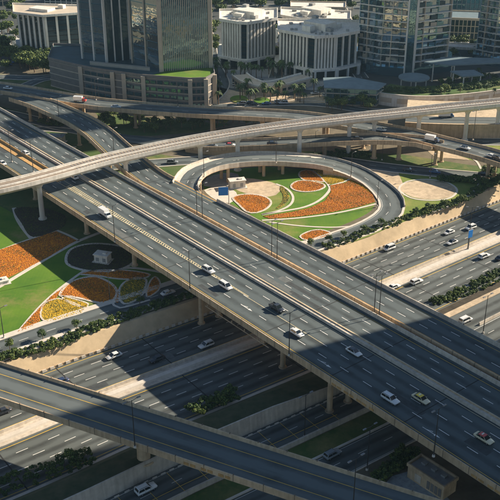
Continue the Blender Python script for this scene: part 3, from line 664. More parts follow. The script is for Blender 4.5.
# podium
ZP = 15
f = WP([(48,60),(66,64.5),(79,67.5),(100,71.5),(143,77.5),(190,81),(206,80.5),(215,75.5),(213,66)], ZP)
pod, pts, h, c = block('long brown podium with white piers and a lawn on part of its roof', f+[f[-1]+Vector((-5,40,0)), P(120,48,ZP), P(50,50,ZP)+Vector((0,10,0))], 0, ZP, 4, [0,0,0,0,0,0,0,0,0,0,0,0], M['brown'], M['brown'], slabm=M['beige'], slab=-.12, roofm=M['teal'], para=1.2)
for x, y in ((80,67.6),(112,73.2),(123.5,74.8),(143,77.5),(190,81),(206,80.5),(214.5,76)):
    q = P(x, y, ZP); q = q-Vector((q.x, q.y, 0)).normalized()*.5; mb = MB(); mb.box((q.x-c.x, q.y-c.y, ZP/2+.4), (2.2,1.4,ZP+.9)); mb.build('pier', M['beige'], pod)
k = 0
for (xa, ya), (xb, yb), nb in (((143,77.5),(190,81),7),((84,68.4),(110,73),4),((125,75.2),(141,77.3),2),((191.5,81),(205,80.5),3)):
    A_, B_ = P(xa, ya, ZP), P(xb, yb, ZP); d = B_-A_; L_ = d.length; nn = Vector((d.y, -d.x, 0)).normalized()
    for fl in range(4):
        for j in range(nb):
            q = A_.lerp(B_, (j+.5)/nb)+nn*.05; mb = MB(); mb.box((q.x-c.x, q.y-c.y, 1.9+fl*3.7), (L_/nb-1.0, .5, 1.7), math.atan2(d.y, d.x)); mb.build('window', M['gteal'], pod); k += 1
mb = MB(); mb.sheet([q-Vector((c.x,c.y,0)) for q in WP([(148,77),(165,72.5),(207,66.5),(212.5,67),(213,74),(205,79),(190,79.4)], ZP)], ZP+.62); mb.build('roof_lawn', M['lawn'], pod)
mb = MB(); mb.prism([q-Vector((c.x,c.y,0)) for q in WP([(90,64.5),(150,70.5),(150,72),(90,66)], ZP)], ZP+.5, ZP+2.0); mb.build('roof_wall', M['beige'], pod)

# towers (top far above the frame)
def tower(label, base, zb, zt, floors, sides, body, gm, slabm, slab, finm=None):
    return block(label, base, zb, zt, floors, sides, body, gm, finm=finm, slabm=slabm, slab=slab, para=2, cat='tower')
f = WP([(82,59.5),(107,63.5),(131,60)], ZP); t1 = tower('tall glass tower with a gold-tinted left face, leftmost of the high towers', f+[back(f[2], 30)+Vector((4,0,0)), back(f[0], 34)], ZP-.6, 175, 40, [(2,.8,.6),(3,.7,.7),0,0,(1,.8,.6)], M['wht'], M['gref'], M['gteal'], -.40)
r_, pts, h, c = t1
mb = MB(); a, b = [q for q in sorted(pts, key=lambda q: q.y)[:1]][0], None
f0 = [Vector((q.x-c.x, q.y-c.y, 0)) for q in f]; d = f0[2]-f0[1]; nn = Vector((d.y, -d.x, 0)).normalized()
q = f0[1].lerp(f0[2], .5)+nn*-.3; mb = MB(); mb.box((q.x,q.y,h/2), (d.length-.6,.5,h-.3), math.atan2(d.y,d.x)); mb.build('dark_glass_face', M['gdark'], r_)
f = WP([(132,64),(161.5,72.5),(211,68.5)], ZP); t2 = tower('tall tower with fine vertical stripes rising behind the green podium roof', f+[back(f[2], 34), back(f[0], 20)], ZP-.6, 185, 44, [(2,.7,.6),(26,.36,.7),0,0,0], M['beige'], M['gref'], M['gteal'], -.36, finm=M['beige'])
r_, pts, h, c = t2; f0 = [Vector((q.x-c.x, q.y-c.y, 0)) for q in f]
d = f0[2]-f0[1]; nn = Vector((d.y, -d.x, 0)).normalized(); q = f0[1].lerp(f0[2], .5)-nn*.28
mb = MB(); mb.box((q.x,q.y,h/2), (d.length-.6,.5,h-.3), math.atan2(d.y,d.x)); mb.build('dark_glass_face', M['gteal'], r_)
for q in (f0[1], f0[2]): mb = MB(); mb.box((q.x,q.y-.3,h/2), (2.1,1.6,h), 0); mb.build('corner_pier', M['beige'], r_)
# balcony towers at the right
def balcony_tower(label, left, corner, right, h_, fl):
    out = []
    L0, C0, R0 = P(*left, 0), P(*corner, 0), P(*right, 0)
    m1 = (L0+C0)/2+(Vector((C0.y-L0.y, L0.x-C0.x, 0)).normalized())*2.5
    f = [L0, m1, C0, R0]; f += [back(R0, 30), back(L0, 34)]
    root, pts, h, c = block(label, f, 0, h_, fl, [0]*6, M['wht'], M['gref'], slabm=M['wht'], slab=.9, para=2, cat='tower')
    f0 = [Vector((q.x-c.x, q.y-c.y, 0)) for q in f]
    # white party walls between balconies and a dark glazed fin at the corner
    rr = random.Random(int(left[0]))
    for a, b, nb in ((f0[0], f0[1], 3), (f0[1], f0[2], 3), (f0[2], f0[3], 3)):
        d = b-a; nn = Vector((d.y, -d.x, 0)).normalized()
        for j in range(nb+1):
            q = a.lerp(b, j/nb)+nn*.1; mb = MB(); mb.box((q.x,q.y,h/2), (.5,1.3,h-.2), math.atan2(d.y,d.x)); mb.build('party_wall', M['beige' if j % 2 else 'gteal'], root)
        for k in range(fl):
            for j in range(nb*2):
                if rr.random() < .55: continue
                q = a.lerp(b, (j+.5)/(nb*2))+nn*(.1+.5*rr.random()); mb = MB(); mb.box((q.x,q.y,k*h/fl+1.7), (d.length/nb/2-.3,.12,2.2), math.atan2(d.y,d.x)); mb.build('window', rr.choice([M['gdark'], M['gteal'], M['gref'], M['beige']]), root)
    q = f0[2]; d = (f0[2]-f0[1]).normalized(); mb = MB(); mb.box((q.x+1.0,q.y-1.0,h/2), (4.2,3.4,h+1), math.atan2(d.y,d.x)); mb.build('stair_core', M['gteal'], root)
    for dx in (-2.3, 2.7): mb = MB(); mb.box((q.x+1.0+dx,q.y-1.2,h/2), (.8,4.2,h+1), math.atan2(d.y,d.x)); mb.build('corner_pier', M['wht'], root)
    mb = MB(); cc = sum(pts, Vector())/len(pts); mb.prism([cc+(q-cc)*1.12 for q in pts], 0.1, 5.2); mb.build('ground_floor', M['gteal'], root)
    return root
balcony_tower('tall residential tower with white balcony bands and a dark glazed corner strip', (358,70), (406,76.5), (445,71), 78, 20)
balcony_tower('tall residential tower with balcony bands cut off by the right edge', (476,62), (512,67), (550,62), 80, 21)
# background buildings
def simple(label, px, z, deep, fl, sides, body, gm, roofm=None, cat='building', slab=.1):
    f = WP(px, 0); return block(label, f+[back(f[-1], deep), back(f[0], deep)], 0, z, fl, sides+[0]*3, M[body], M[gm], slab=slab, roofm=M[roofm] if roofm else None, cat=cat, slabm=M[body])
simple('low beige block between the two residential towers', [(441,38.5),(478,40)], 13, 25, 3, [9], 'beige', 'gdark', 'slate')
simple('far grey glass tower between the residential towers', [(446,24),(482,24)], 70, 25, 20, [8], 'slate', 'gteal', cat='tower')
simple('white low block at the top edge behind the leftmost office', [(45,7),(78,8)], 8, 30, 2, [6], 'wht', 'gdark', 'wht')
simple('pale low block at the top edge behind the middle office', [(290,22),(345,23)], 10, 20, 2, [8], 'beige', 'gdark', 'wht')
simple('pale hotel hall behind the curved drive of the residential tower', [(440,56),(475,58)], 5, 12, 1, [0], 'wht', 'gteal', 'wht')
simple('long pale block at the top edge left of the far trees', [(212,2),(262,3)], 9, 18, 2, [9], 'beige', 'gdark', 'slate')
simple('pale block at the top edge right of the middle offices', [(306,3),(352,4)], 12, 18, 3, [8], 'wht', 'gdark', 'beige')
simple('dark glass block at the top edge in the left corner', [(-14,8),(20,5)], 12, 18, 3, [6], 'beige', 'gdark', 'slate')
# pavilion with blue-grey flat roof
f = WP([(326,88),(377,90),(384,84.5),(350,78),(325,79)], 9); pv, pts, h, c = block('low pavilion with an overhanging blue-grey roof beside the palms', f, 0, 9, 3, [(7,.25,.2),(3,.25,.2),0,0,(3,.25,.2)], M['slate'], M['gteal'], slabm=M['beige'], slab=.1, roofm=M['slate'], roof_over=1.0, para=.0)
# curved hotel podium wall and terraces
pw = Path([P(x, y, 0) for x, y in ((372,103),(383,105),(400,107),(425,108),(460,106),(500,101),(560,92),(660,79))], 4)
hp = empty('hotel_podium', pw.at(5)); tag(hp, 'long curving pale podium wall below the residential towers', 'building')
mb = MB(); pw.sweep(mb, [(-.5,-.1),(-.5,6.2),(.4,6.2),(.5,-.1)]); tolocal(mb, hp).build('wall', M['wht'], hp)
mb = MB(); pw.sweep(mb, [(-22,-.1),(-22,5.2),(-.5,5.2),(-.5,-.1)]); tolocal(mb, hp).build('terrace', M['verge'], hp)
mb = MB(); pw.sweep(mb, [(-.1,6.2),(-.1,6.7),(.8,6.7),(.8,6.2)]); tolocal(mb, hp).build('coping', M['kerb'], hp)
for t in range(8, int(pw.L)-6, 9):
    q = pw.at(t, .52, 3.2); mb = MB(); mb.box((0,0,0), (6.2,.12,2.6)); o = mb.build('wall_panel', M['beige'], hp, q-hp.location); o.rotation_euler = (0,0,pw.heading(t))
for nm, lb, pts_, z in (('canopy','round pale canopy on the terrace below the dark corner strip',None,8),('canopy','flat angular canopy over the hotel entrance',[(450,72),(474,71),(484,76),(463,77.5)],9),('canopy','long flat entrance canopy joining the two residential towers',[(424,63),(448,58),(520,60),(520,63),(450,66)],11)):
    root = empty(nm, P(415,82,0) if pts_ is None else P(*pts_[0], 0)); tag(root, lb, 'canopy'); mb = MB()
    if pts_ is None:
        c_ = P(414,78,z); pl = [c_+Vector((8.5*math.cos(a), 8.5*math.sin(a), 0)) for a in [2*math.pi*k/28 for k in range(28)]]
    else: pl = WP(pts_, z)
    mb.prism(pl, z, z+.7, bottom=True); tolocal(mb, root).build('roof', M['slate'], root)
    cc = sum(pl, Vector())/len(pl)
    for q in pl[::7] if pts_ is None else pl:
        q = cc+(q-cc)*.8; mb = MB(); mb.cyl((q.x,q.y,0), (q.x,q.y,z), .35); tolocal(mb, root).build('post', M['wht'], root)
# curved terrace wall in front of the finned offices
tw = Path([P(x, y, 0) for x, y in ((232,84),(240,90),(252,94.5),(268,96),(284,94),(298,90),(312,86))], 3)
ct = empty('terrace_building', tw.at(5)); tag(ct, 'low curved beige terrace building with small windows below the finned offices', 'building')
mb = MB(); tw.sweep(mb, [(-9,-.1),(-9,5),(0,5),(0,-.1)]); tolocal(mb, ct).build('wall', M['beige'], ct)
mb = MB(); tw.sweep(mb, [(-9.2,5),(-9.2,5.9),(-8.4,5.9),(-8.4,5.01)]); tolocal(mb, ct).build('coping', M['wht'], ct)
mb = MB(); tw.sweep(mb, [(-.3,5),(-.3,5.7),(.2,5.7),(.2,4.7)]); tolocal(mb, ct).build('coping', M['wht'], ct)
for t in range(3, int(tw.L)-2, 4):
    mb = MB(); mb.box((0,0,0), (2.4,.2,1.5)); o = mb.build('window', M['gdark'], ct, tw.at(t, .05, 2.6)-ct.location); o.rotation_euler = (0,0,tw.heading(t))
# plaza paving and its round planted islands
S('pavement', [(198,96),(215,86),(240,92),(300,96),(325,92),(325,103),(200,104)], .05, M['sand2'], closed=False)
S('pavement', [(216,70),(320,68),(325,84),(318,90),(230,88)], .03, M['grey'], closed=False)
for k, (x, y, rx, ry, lb) in enumerate(((239,99.5,9,3.6,'round green planting bed in the plaza, nearest the palms'),(262,101,8,3,'oval green planting bed right of the round one in the plaza'))):
    c_ = P(x, y, .08); rr = rx/ (F*.37/H*1.0)
    pl = [P(x+rx*math.cos(a), y+ry*math.sin(a), .08) for a in [2*math.pi*j/28 for j in range(28)]]; mb = MB(); mb.prism(pl, 0, .5); root = empty('planting_bed', (c_.x, c_.y, 0)); tag(root, lb, 'planting bed'); tolocal(mb, root).build('bed', M['lawn'], root)
# retaining wall and raised road behind the metro on the right
RW = Path([P(x, y, 0) for x, y in ((404,136),(420,137),(450,138),(500,138.5),(560,138),(680,135))], 5)
root = empty('retaining_wall', RW.at(3)); tag(root, 'long tan retaining wall under the metro viaduct at the right', 'retaining wall')
mb = MB(); RW.sweep(mb, [(-.6,-.1),(-.6,6.9),(0,6.9),(.2,-.1)]); tolocal(mb, root).build('wall', M['tan'], root)
mb = MB(); RW.sweep(mb, [(-40,-.1),(-40,6.0),(-.6,6.0),(-.6,-.1)]); tolocal(mb, root).build('raised_ground', M['sand2'], root)
mb = MB(); RW.strip(mb, -14, -4, 6.03); tolocal(mb, root).build('road_surface', M['asph3'], root)
# off to the right, outside the picture: the high towers whose shadow lies over the junction
q0 = P(302,350,10); sd = Vector((.91,.41,0)).normalized(); sn = Vector((sd.y, -sd.x, 0)); a_ = q0+sd*205
block('stone-clad tower standing right of the junction beyond the picture', [a_, a_+sd*38, a_+sd*38+sn*125, a_+sn*125], -5, 205, 50, [(8,.8,.8)]*4, M['beige'], M['gdark'], slab=.1, cat='tower')

q1 = P(0,143,10); a_ = q1+sd*395; a_.z = 0
block('high tower standing far right of the viaduct beyond the picture', [a_-sn*30, a_-sn*30+sd*34, a_+sd*34, a_], 0, 225, 54, [(8,.8,.8)]*4, M['beige'], M['gdark'], slab=.1, cat='tower')
# ------------------------------------------------------------------ gardens
def path_strip(name, pts, wd, z=.03, m='kerb', step=2, closed=False):
    p_ = Path(spline([P(x, y, 0) for x, y in pts], step, closed)+([P(*pts[0], 0)] if closed else []), smooth=False); mb = MB()
    p_.sweep(mb, [(-wd/2,-.02),(-wd/2,z+.09),(wd/2,z+.09),(wd/2,-.02)]); return tag(mb.build(name, M[m]), kind='structure')
def inside(p, poly):
    c = False; n = len(poly)
    for i in range(n):
        a, b = poly[i], poly[i-1]
        if (a.y > p[1]) != (b.y > p[1]) and p[0] < (b.x-a.x)*(p[1]-a.y)/(b.y-a.y)+a.x: c = not c
    return c
def flower_bed(label, pts, mats, smooth=True, border=.0, dens=1.3, size=.21, row=0.0, step=1.5, sc_=.16):
    poly = spline([P(x, y, 0) for x, y in pts], step, True) if smooth else [P(x, y, 0) for x, y in pts]
    c = sum(poly, Vector())/len(poly); root = empty('flower_bed', (c.x, c.y, 0)); tag(root, label, 'flower bed')
    loc = [q-c for q in poly]; mb = MB(); mb.prism(loc, -.02, .13); mb.build('soil', M['soil'] if mats[0] == 'purple' else M['bedmix'] if mats[0] == 'flo' else M['bedmixy'], root)
    xs = [q.x for q in loc]; ys = [q.y for q in loc]; rr = random.Random(len(label)*7+int(c.x)); mb = MB()
    area = (max(xs)-min(xs))*(max(ys)-min(ys)); N = min(30000, int(area*dens*6.5)); ca, sa = math.cos(.65), math.sin(.65)
    for _ in range(N):
        x, y = rr.uniform(min(xs), max(xs)), rr.uniform(min(ys), max(ys))
        v = -x*sa+y*ca
        if row and (v % row) > row*.78 and rr.random() < .75: continue
        if not inside((x, y), loc): continue
        r = size*rr.uniform(.6, 1.25); a0 = rr.uniform(0, 6.28); hh = size*rr.uniform(.5, 1.1)
        vs = [(x+r*math.cos(a0+k*1.2566), y+r*math.sin(a0+k*1.2566), .1) for k in range(5)]+[(x+rr.uniform(-.1,.1), y+rr.uniform(-.1,.1), .14+hh)]
        w_ = rr.random()+.33*math.sin(x*.23+math.sin(y*.31)*1.7)*math.cos(y*.27+x*.11); mi = 0 if w_ < .5 else (1 if w_ < .9 else 2)
        mb.add(vs, [(k, (k+1)%5, 5) for k in range(5)], mi)
    if mb.v: tag(mb.build('flowers', [M[m] for m in mats], root), kind='stuff')
    if border:
        p_ = Path(poly+[poly[0]], smooth=False); bb = MB(); p_.sweep(bb, [(-border/2,-.02),(-border/2,.2),(border/2,.2),(border/2,-.02)]); tolocal(bb, root).build('border', M['kerb'], root)
    return root
OR = ['flo','flo2','flo3']; YE = ['fly','fly','flo3']; DK = ['purple','flo3','leafA']
# left garden
flower_bed('large orange flower bed cut off by the left edge, between two pale paths', [(-25,257),(0,250),(28,240.5),(56,231.5),(76,240.5),(48,257.5),(20,272),(8,278),(-25,292)], OR, smooth=False, row=2.2, dens=1.5)
flower_bed('dark planted bed inside the curved path under the metro pier', [(15,209),(40,208),(62,214),(66,222),(58,230),(33,237),(22,224)], DK, dens=1.0)
flower_bed('oval bed of dark plants ringed by a pale path, around the white kiosk', [(66,259),(72,249),(92,244),(118,246),(134,253),(133,263),(115,271),(88,271),(70,266)], DK, border=1.0, dens=.8)
flower_bed('bright orange lens-shaped bed above the yellow beds', [(60,296),(66,286),(78,279.5),(95,277),(110,283),(117,292),(113,300),(100,303),(86,300),(70,296.5)], OR, border=.9, row=2.0, dens=1.6)
flower_bed('bright yellow bed beside the pale garden path', [(41,312),(45,303.5),(58,299),(73,303),(85,309),(82,313),(62,319),(46,321.5),(41,317)], YE, border=.6, row=1.8, dens=1.6)
flower_bed('small yellow sickle bed above the main yellow bed', [(62,296.8),(75,299.5),(88,304),(87,308),(75,305.5),(64,300)], YE, border=.6, dens=1.5)
flower_bed('narrow orange strip bed running along the straight path', [(18,332),(35,313),(52,296),(70,283),(62,290),(56,298),(46,304),(40,312),(40,321),(28,329)], OR, smooth=False, dens=1.8)
flower_bed('shaded orange bed right of the oval of dark plants', [(80,274),(100,270.5),(130,271),(150,275),(140,279),(118,279),(98,276)], OR, border=.7, dens=1.3)
flower_bed('shaded olive-yellow round bed nearest the main bridge', [(119,293),(124,283),(136,278),(146,280),(144,291),(138,299),(124,304)], ['flo3','fly','flo3'], border=.8, dens=1.4)
flower_bed('shaded small orange bed beside the olive round bed', [(147,297),(149,284),(155,277),(160,283),(158,291)], OR, border=.6, dens=1.4)
flower_bed('deep orange shaded bed between the lens bed and the bridge', [(112,283),(119,291),(118,303),(114,302),(117,293)], OR, dens=1.3)
path_strip('path', [(-20,257),(0,250.5),(28,240),(57,230.5)], 1.1)
path_strip('path', [(-20,296),(0,286.5),(20,274.5),(47,258.5),(78,241.5),(110,229)], 1.5)
path_strip('path', [(57,230.5),(70,236),(79,241)], 1.0)
path_strip('path', [(14,208),(17,218),(23,228),(31,238)], 1.6)
path_strip('path', [(17,333.5),(38,309),(56,292),(76,276.5),(92,266)], 1.0)
path_strip('path', [(88,272),(105,272),(130,268),(160,272),(178,277)], 1.2)
path_strip('path', [(112,302),(120,308),(150,300)], .8)
# loop garden
S('pavement', [(233,188),(232,181),(245,178),(262,180),(277,184),(281,190),(276,195),(262,197),(248,194)], .03, M['sand2'])
S('pavement', [(204,190),(212,187),(226,187),(236,192),(237,199),(230,203),(216,200)], .034, M['kerb'])
S('verge', [(204,186),(207,178),(222,173),(238,174),(236,186),(222,187)], .026, M['grey'])
S('verge', [(262,198),(280,190),(290,196),(286,206),(268,213),(262,210)], .022, M['lawn2'])
path_strip('path', [(276,184),(287,189),(293,197),(290,205),(278,211),(262,214.5)], 1.0)
flower_bed('orange bed beside the blue sign in the loop garden', [(233,198),(242,194.8),(256,195),(267,198),(271,203),(266,209),(256,213),(247,212),(239,205)], OR, border=.9, dens=1.3)
flower_bed('small orange heart-shaped bed, topmost in the loop garden', [(299,175),(302,171),(310,170.5),(318,175),(324,182),(315,181),(304,180)], OR, border=.8, dens=1.3)
flower_bed('orange oval bed just below the heart-shaped bed', [(291,186),(297,181.5),(308,181),(321,183.5),(325,186.5),(318,190.5),(305,192),(294,190)], OR, border=.8, dens=1.3)
flower_bed('yellow triangular bed at the top right of the loop garden', [(313,170),(335,171.5),(351,177),(343,182),(328,184.5),(321,177)], YE, smooth=False, dens=1.4)
flower_bed('wide rust-orange bed sweeping across the right of the loop garden', [(263,216.5),(290,212.5),(310,208),(325,201),(331,192),(330,185.5),(345,183),(353,178.5),(364,186),(373,195.5),(375,202),(358,207),(330,212.5),(300,216.5),(270,219)], OR, smooth=False, dens=1.2)
flower_bed('thin yellow crescent between the heart-shaped and the oval bed', [(303,179.5),(312,180.5),(322,182.5),(326,184.5),(318,183),(308,181)], YE, dens=1.4)
flower_bed('thin yellow crescent along the upper rim of the wide rust-orange bed', [(353,178.5),(364,186),(372,193),(368,192),(359,185.5),(349,181)], YE, smooth=False, dens=1.4)
flower_bed('olive crescent bed between the pale patch and its curved path', [(281,186),(287,191),(289,198),(284,205),(276,209),(282,202),(283,195),(280,190)], ['flo3','leafB','fly'], dens=1.3)
flower_bed('orange lens bed beside the bridge at the bottom of the loop garden', [(300,237),(308,232),(320,230),(331,233.5),(324,237.5),(308,240.5)], OR, border=.7, dens=1.3)
path_strip('path', [(262,214.8),(285,211),(305,207),(320,200),(329,191),(329,186),(322,178),(312,170.5)], 1.1)
path_strip('path', [(329,186),(342,182.5),(352,178)], .9)
path_strip('path', [(262,220.5),(300,218),(340,212.5),(376,204)], 1.0)
path_strip('path', [(268,222),(300,226),(330,227.5),(352,226.5)], .9)
# right garden
S('pavement', [(399.5,188),(408,182),(427,180),(446,183),(456,189.5),(450,197),(432,199.5),(412,197)], .03, M['sand2'])
path_strip('path', [(399,189),(408,181.5),(427,179.5),(447,182.5),(457,190),(450,198),(432,200.5),(411,198)], .9, closed=True)
path_strip('path', [(481,176),(480,183),(472,193),(452,205),(432,212)], 1.3)
S('pavement', [(428,150),(445,152),(460,156),(470,160),(450,158),(436,157)], .05, M['sand2'])
path_strip('path', [(466,156),(476,161),(481,169)], 1.0)

S('pavement', [(-60,60),(60,66),(214,90),(330,100),(560,100),(560,20),(420,-20),(100,-20),(-60,10)], .016, M['citypave'], closed=False)
ground_road([(30,90),(48,96),(80,101),(100,104)], 6, .06, dash=False)
ground_road([(-40,25),(0,28),(12,40),(40,60)], 8, .05)
ground_road([(180,8),(205,30),(212,60),(222,84),(210,100)], 8, .05)
ground_road([(275,78),(278,60),(272,30),(262,8)], 7, .06)
ground_road([(362,78),(352,60),(350,30),(342,8)], 7, .05)
ground_road([(200,4),(300,6),(380,8),(460,12),(540,16)], 9, .07)
ground_road([(440,70),(450,62),(458,50),(462,42)], 8, .05)
# ------------------------------------------------------------------ vegetation
def leafmesh(name, seed, n, rx, rz, ls, mats=('leafA','leafB','leafC'), zc=None, clumps=0, core=True):
    rr = random.Random(seed); mb = MB(); zc = rz if zc is None else zc
    cl = []
    for k in range(clumps or 1):
        if clumps:
            a = rr.uniform(0, 6.28); e = rr.uniform(-.5, 1); rad = rr.uniform(.35, .72); cl.append((rx*rad*math.cos(a), rx*rad*math.sin(a), zc+rz*e*.6, rr.uniform(.38,.6)))
        else: cl.append((0,0,zc,1))
    for _ in range(n):
        cx, cy, cz, cs = rr.choice(cl)
        v = Vector((rr.gauss(0,1), rr.gauss(0,1), rr.gauss(0,1))).normalized()*rr.uniform(.62, 1.08)
        p_ = Vector((cx+v.x*rx*cs, cy+v.y*rx*cs, max(.05, cz+v.z*rz*cs)))
        nrm = (v+Vector((rr.uniform(-.9,.9), rr.uniform(-.9,.9), rr.uniform(-.4,.9)))).normalized(); t = nrm.orthogonal().normalized(); u = nrm.cross(t); s_ = ls*rr.uniform(.6,1.3)
        w_ = rr.random(); mi = 0 if w_ < .4 else (1 if w_ < .8 else 2)
        mb.add([p_-t*s_-u*s_*.6, p_+t*s_-u*s_*.6, p_+t*s_*.8+u*s_*.7, p_-t*s_*.7+u*s_*.8], [(0,1,2,3)], mi)
    return mb.mesh(name, [M[m] for m in mats])
shrubs = [leafmesh('shrub', k, 420, 1.25, .95, .15, clumps=4) for k in range(5)]
crowns = [leafmesh('crown', 20+k, 900, 2.3, 1.9, .2, zc=3.3, clumps=9) for k in range(5)]
bigcrowns = [leafmesh('crown', 40+k, 1100, 4.0, 2.7, .36, zc=5.2, clumps=12) for k in range(4)]
tb_ = MB(); tb_.cyl((0,0,0), (.1,.05,2.6), .2, .13, 8); tb_.cyl((.1,.05,2.3), (-.8,.4,4.0), .1, .04, 6); tb_.cyl((.1,.05,2.3), (.9,-.3,3.9), .1, .04, 6); trunkm = tb_.mesh('trunk', M['bark'])
tb_ = MB(); tb_.cyl((0,0,0), (.1,.05,3.6), .3, .2, 8); tb_.cyl((.1,.05,3.2), (-1.4,.7,6), .16, .06, 6); tb_.cyl((.1,.05,3.2), (1.6,-.5,5.8), .16, .06, 6); bigtrunk = tb_.mesh('trunk', M['bark'])
def frondmesh(seed):
    rr = random.Random(seed); mb = MB(); H_ = 7.0
    for k in range(16):
        a = 2*math.pi*k/16+rr.uniform(-.2,.2); e = rr.uniform(-.1, .9); L_ = rr.uniform(2.3, 3.0); pts_ = []
        for j in range(5):
            s_ = j/4; r = L_*(s_*math.cos(e*.8)); z = H_+L_*(math.sin(e)*s_-1.0*s_*s_*(1.1-.3*e)); pts_.append((r, z))
        for j in range(4):
            (r0,z0),(r1,z1) = pts_[j], pts_[j+1]; w0 = .42*math.sin(.35+2.6*j/4); w1 = .42*math.sin(.35+2.6*(j+1)/4) if j < 3 else .04
            ca, sa = math.cos(a), math.sin(a)
            for sg in (1,-1):
                mb.add([(r0*ca,r0*sa,z0),(r1*ca,r1*sa,z1),(r1*ca-sa*w1*sg,r1*sa+ca*w1*sg,z1-.16),(r0*ca-sa*w0*sg,r0*sa+ca*w0*sg,z0-.16)], [(0,1,2,3)], 0 if rr.random() < .6 else 1)
    return mb.mesh('crown', [M['leafA'], M['leafB']])
palmc = [frondmesh(k) for k in range(4)]
tb_ = MB(); tb_.cyl((0,0,0), (0,0,3.5), .27, .21, 8); tb_.cyl((0,0,3.5), (.12,0,7.0), .21, .19, 8); palmt = tb_.mesh('trunk', M['bark'])
rt = random.Random(5)
def tree(q, label, group=None, kind='small', s=1.0):
    nm = {'small':'garden_tree','big':'leafy_tree','palm':'palm_tree'}[kind]
    root = empty(nm, q, rt.uniform(0,6.28)); tag(root, label, 'palm' if kind == 'palm' else 'tree', group); root.scale = (s, s, s*rt.uniform(.9,1.1))
    tm, cm = {'small':(trunkm, rt.choice(crowns)),'big':(bigtrunk, rt.choice(bigcrowns)),'palm':(palmt, rt.choice(palmc))}[kind]
    link(bpy.data.objects.new('trunk', tm), root); link(bpy.data.objects.new('crown', cm), root); return root
def hedge(label, pts, rows, gap=1.5, s=1.0, z=0.0, lat=1.5, cap=290):
    p_ = Path([P(x, y, z) for x, y in pts], 3); root = empty('hedge', p_.at(0)); tag(root, label, 'hedge'); n_ = 0
    t = 0
    while t < p_.L and n_ < cap:
        for r_ in range(rows):
            if rt.random() < .06: continue
            q = p_.at(t+rt.uniform(-.5,.5), (r_-(rows-1)/2)*lat+rt.uniform(-.4,.4)); o = bpy.data.objects.new('shrub', rt.choice(shrubs)); k = s*rt.uniform(.55,1.2)
            o.location = q-root.location-Vector((0,0,.15)); o.rotation_euler = (0,0,rt.uniform(0,6.28)); o.scale = (k,k,k*rt.uniform(.8,1.1)); link(o, root); n_ += 1
        t += gap
    return root
hedge('long dense hedge between the garden road and the sandy slope at the lower left', [(-20,366),(0,358.5),(50,347),(82,334),(105,324),(130,316),(160,305),(200,292)], 3, 1.3, .92)
hedge('hedge along the outside of the loop road above the sandy slope', [(326,247.5),(345,241.5),(370,231),(395,223),(412,216)], 3, 1.7, .72)
hedge('hedge curving round the right garden above the highway', [(414,215),(435,209),(455,203),(470,196),(484,187),(496,180)], 3, 1.7, .85)
hedge('double hedge on the near side of the highway at the right edge', [(432,303),(450,297),(475,285),(505,270)], 2, 1.4, 1.0, -4.9, 1.6)
hedge('second row of bushes beside the tan walkway at the right edge', [(440,304),(462,297),(485,287),(510,276)], 1, 1.6, .8, -4.9)
hedge('lit clump of bushes on the planted bank between the overpasses', [(192,413),(206,407),(222,400),(236,394)], 3, 1.5, 1.25, -3.2)
hedge('dark bushes on the planted bank at the bottom left', [(-10,492),(20,481),(60,468),(95,455)], 4, 1.7, .85, -3.6, 1.8)
hedge('dark clipped hedge beside the small building under the main bridge', [(376,480),(388,471),(402,460),(412,452)], 3, 1.2, 1.1, -5, 1.3)
hedge('low green planting between the access ramp and the ground road', [(318,157),(335,156),(352,155),(372,156.5)], 3, 1.6, 1.2, 0, 2.4)
hedge('yellow-green shrubs under the curved ramp at the left', [(42,121),(52,124),(64,125)], 3, 1.5, 1.0, 0, 2)
hedge('row of bushes between the gardens and the ground road at the right', [(440,180),(460,181),(478,183),(500,186)], 2, 1.8, 1.4, 0, 2.4)
hedge('dark planting on the terrace below the residential tower', [(386,90),(410,91.5),(440,90.5),(470,87.5),(500,83)], 3, 2.2, 1.3, 5.0, 3)
for k, (x, y) in enumerate(((10,350),(43,339.5),(77,329),(140,305),(311,246))):
    tree(P(x, y, 0), ('small round tree at the left edge of the garden road','small round tree beside the garden road, second from the left edge','small round tree beside the garden road below the yellow bed','small round tree in shade beside the garden road','small round tree where the loop road meets the bridge')[k], kind='small', s=.62)
lb8 = ['first','second','third','fourth','fifth','sixth','seventh','eighth']
for k, (x, y) in enumerate(((328,243),(343,237.5),(363,231.5),(381,226),(415,214.5),(428,210),(443,206),(462,202.5))):
    tree(P(x, y, 0), f'small round tree above the sandy slope, {lb8[k]} from the bridge', 'small round trees above the sandy slope', 'small', .6)
for x, y in ((70,461),(78,462)): tree(P(x, y, -4), 'small dark tree on the planted bank beside the lower left highway', 'dark trees on the lower left bank', 'small', .65)
# palms and trees in the plaza
for k in range(64):
    x = rt.uniform(214, 322); y = rt.choice((rt.uniform(70, 80), rt.uniform(94, 106))) if x > 235 else rt.uniform(70, 106)
    tree(P(x, y, 0), 'palm standing in the plaza below the finned office blocks', 'palms in the office plaza', 'palm', rt.uniform(.8,1.2))
for k in range(52):
    x = rt.uniform(-6, 52); y = rt.uniform(58, 74) if x > 20 else rt.uniform(30, 74)
    tree(P(x, y, 0), 'leafy tree in the shaded grove in front of the upper left office', 'trees of the upper left grove', 'big', rt.uniform(.7,1.15))
for k in range(60):
    x = rt.uniform(210, 360); y = rt.uniform(-4, 11)
    tree(P(x, y, 0), 'far tree at the top edge behind the office blocks', 'far trees at the top edge', 'big', rt.uniform(.8,1.3))
for k in range(26):
    x = rt.uniform(325, 372); y = rt.uniform(98, 112)
    tree(P(x, y, 0), 'tree in the dark strip between the pavilion and the viaduct', 'trees below the pavilion', 'big' if k % 2 else 'palm', rt.uniform(.5,.85))
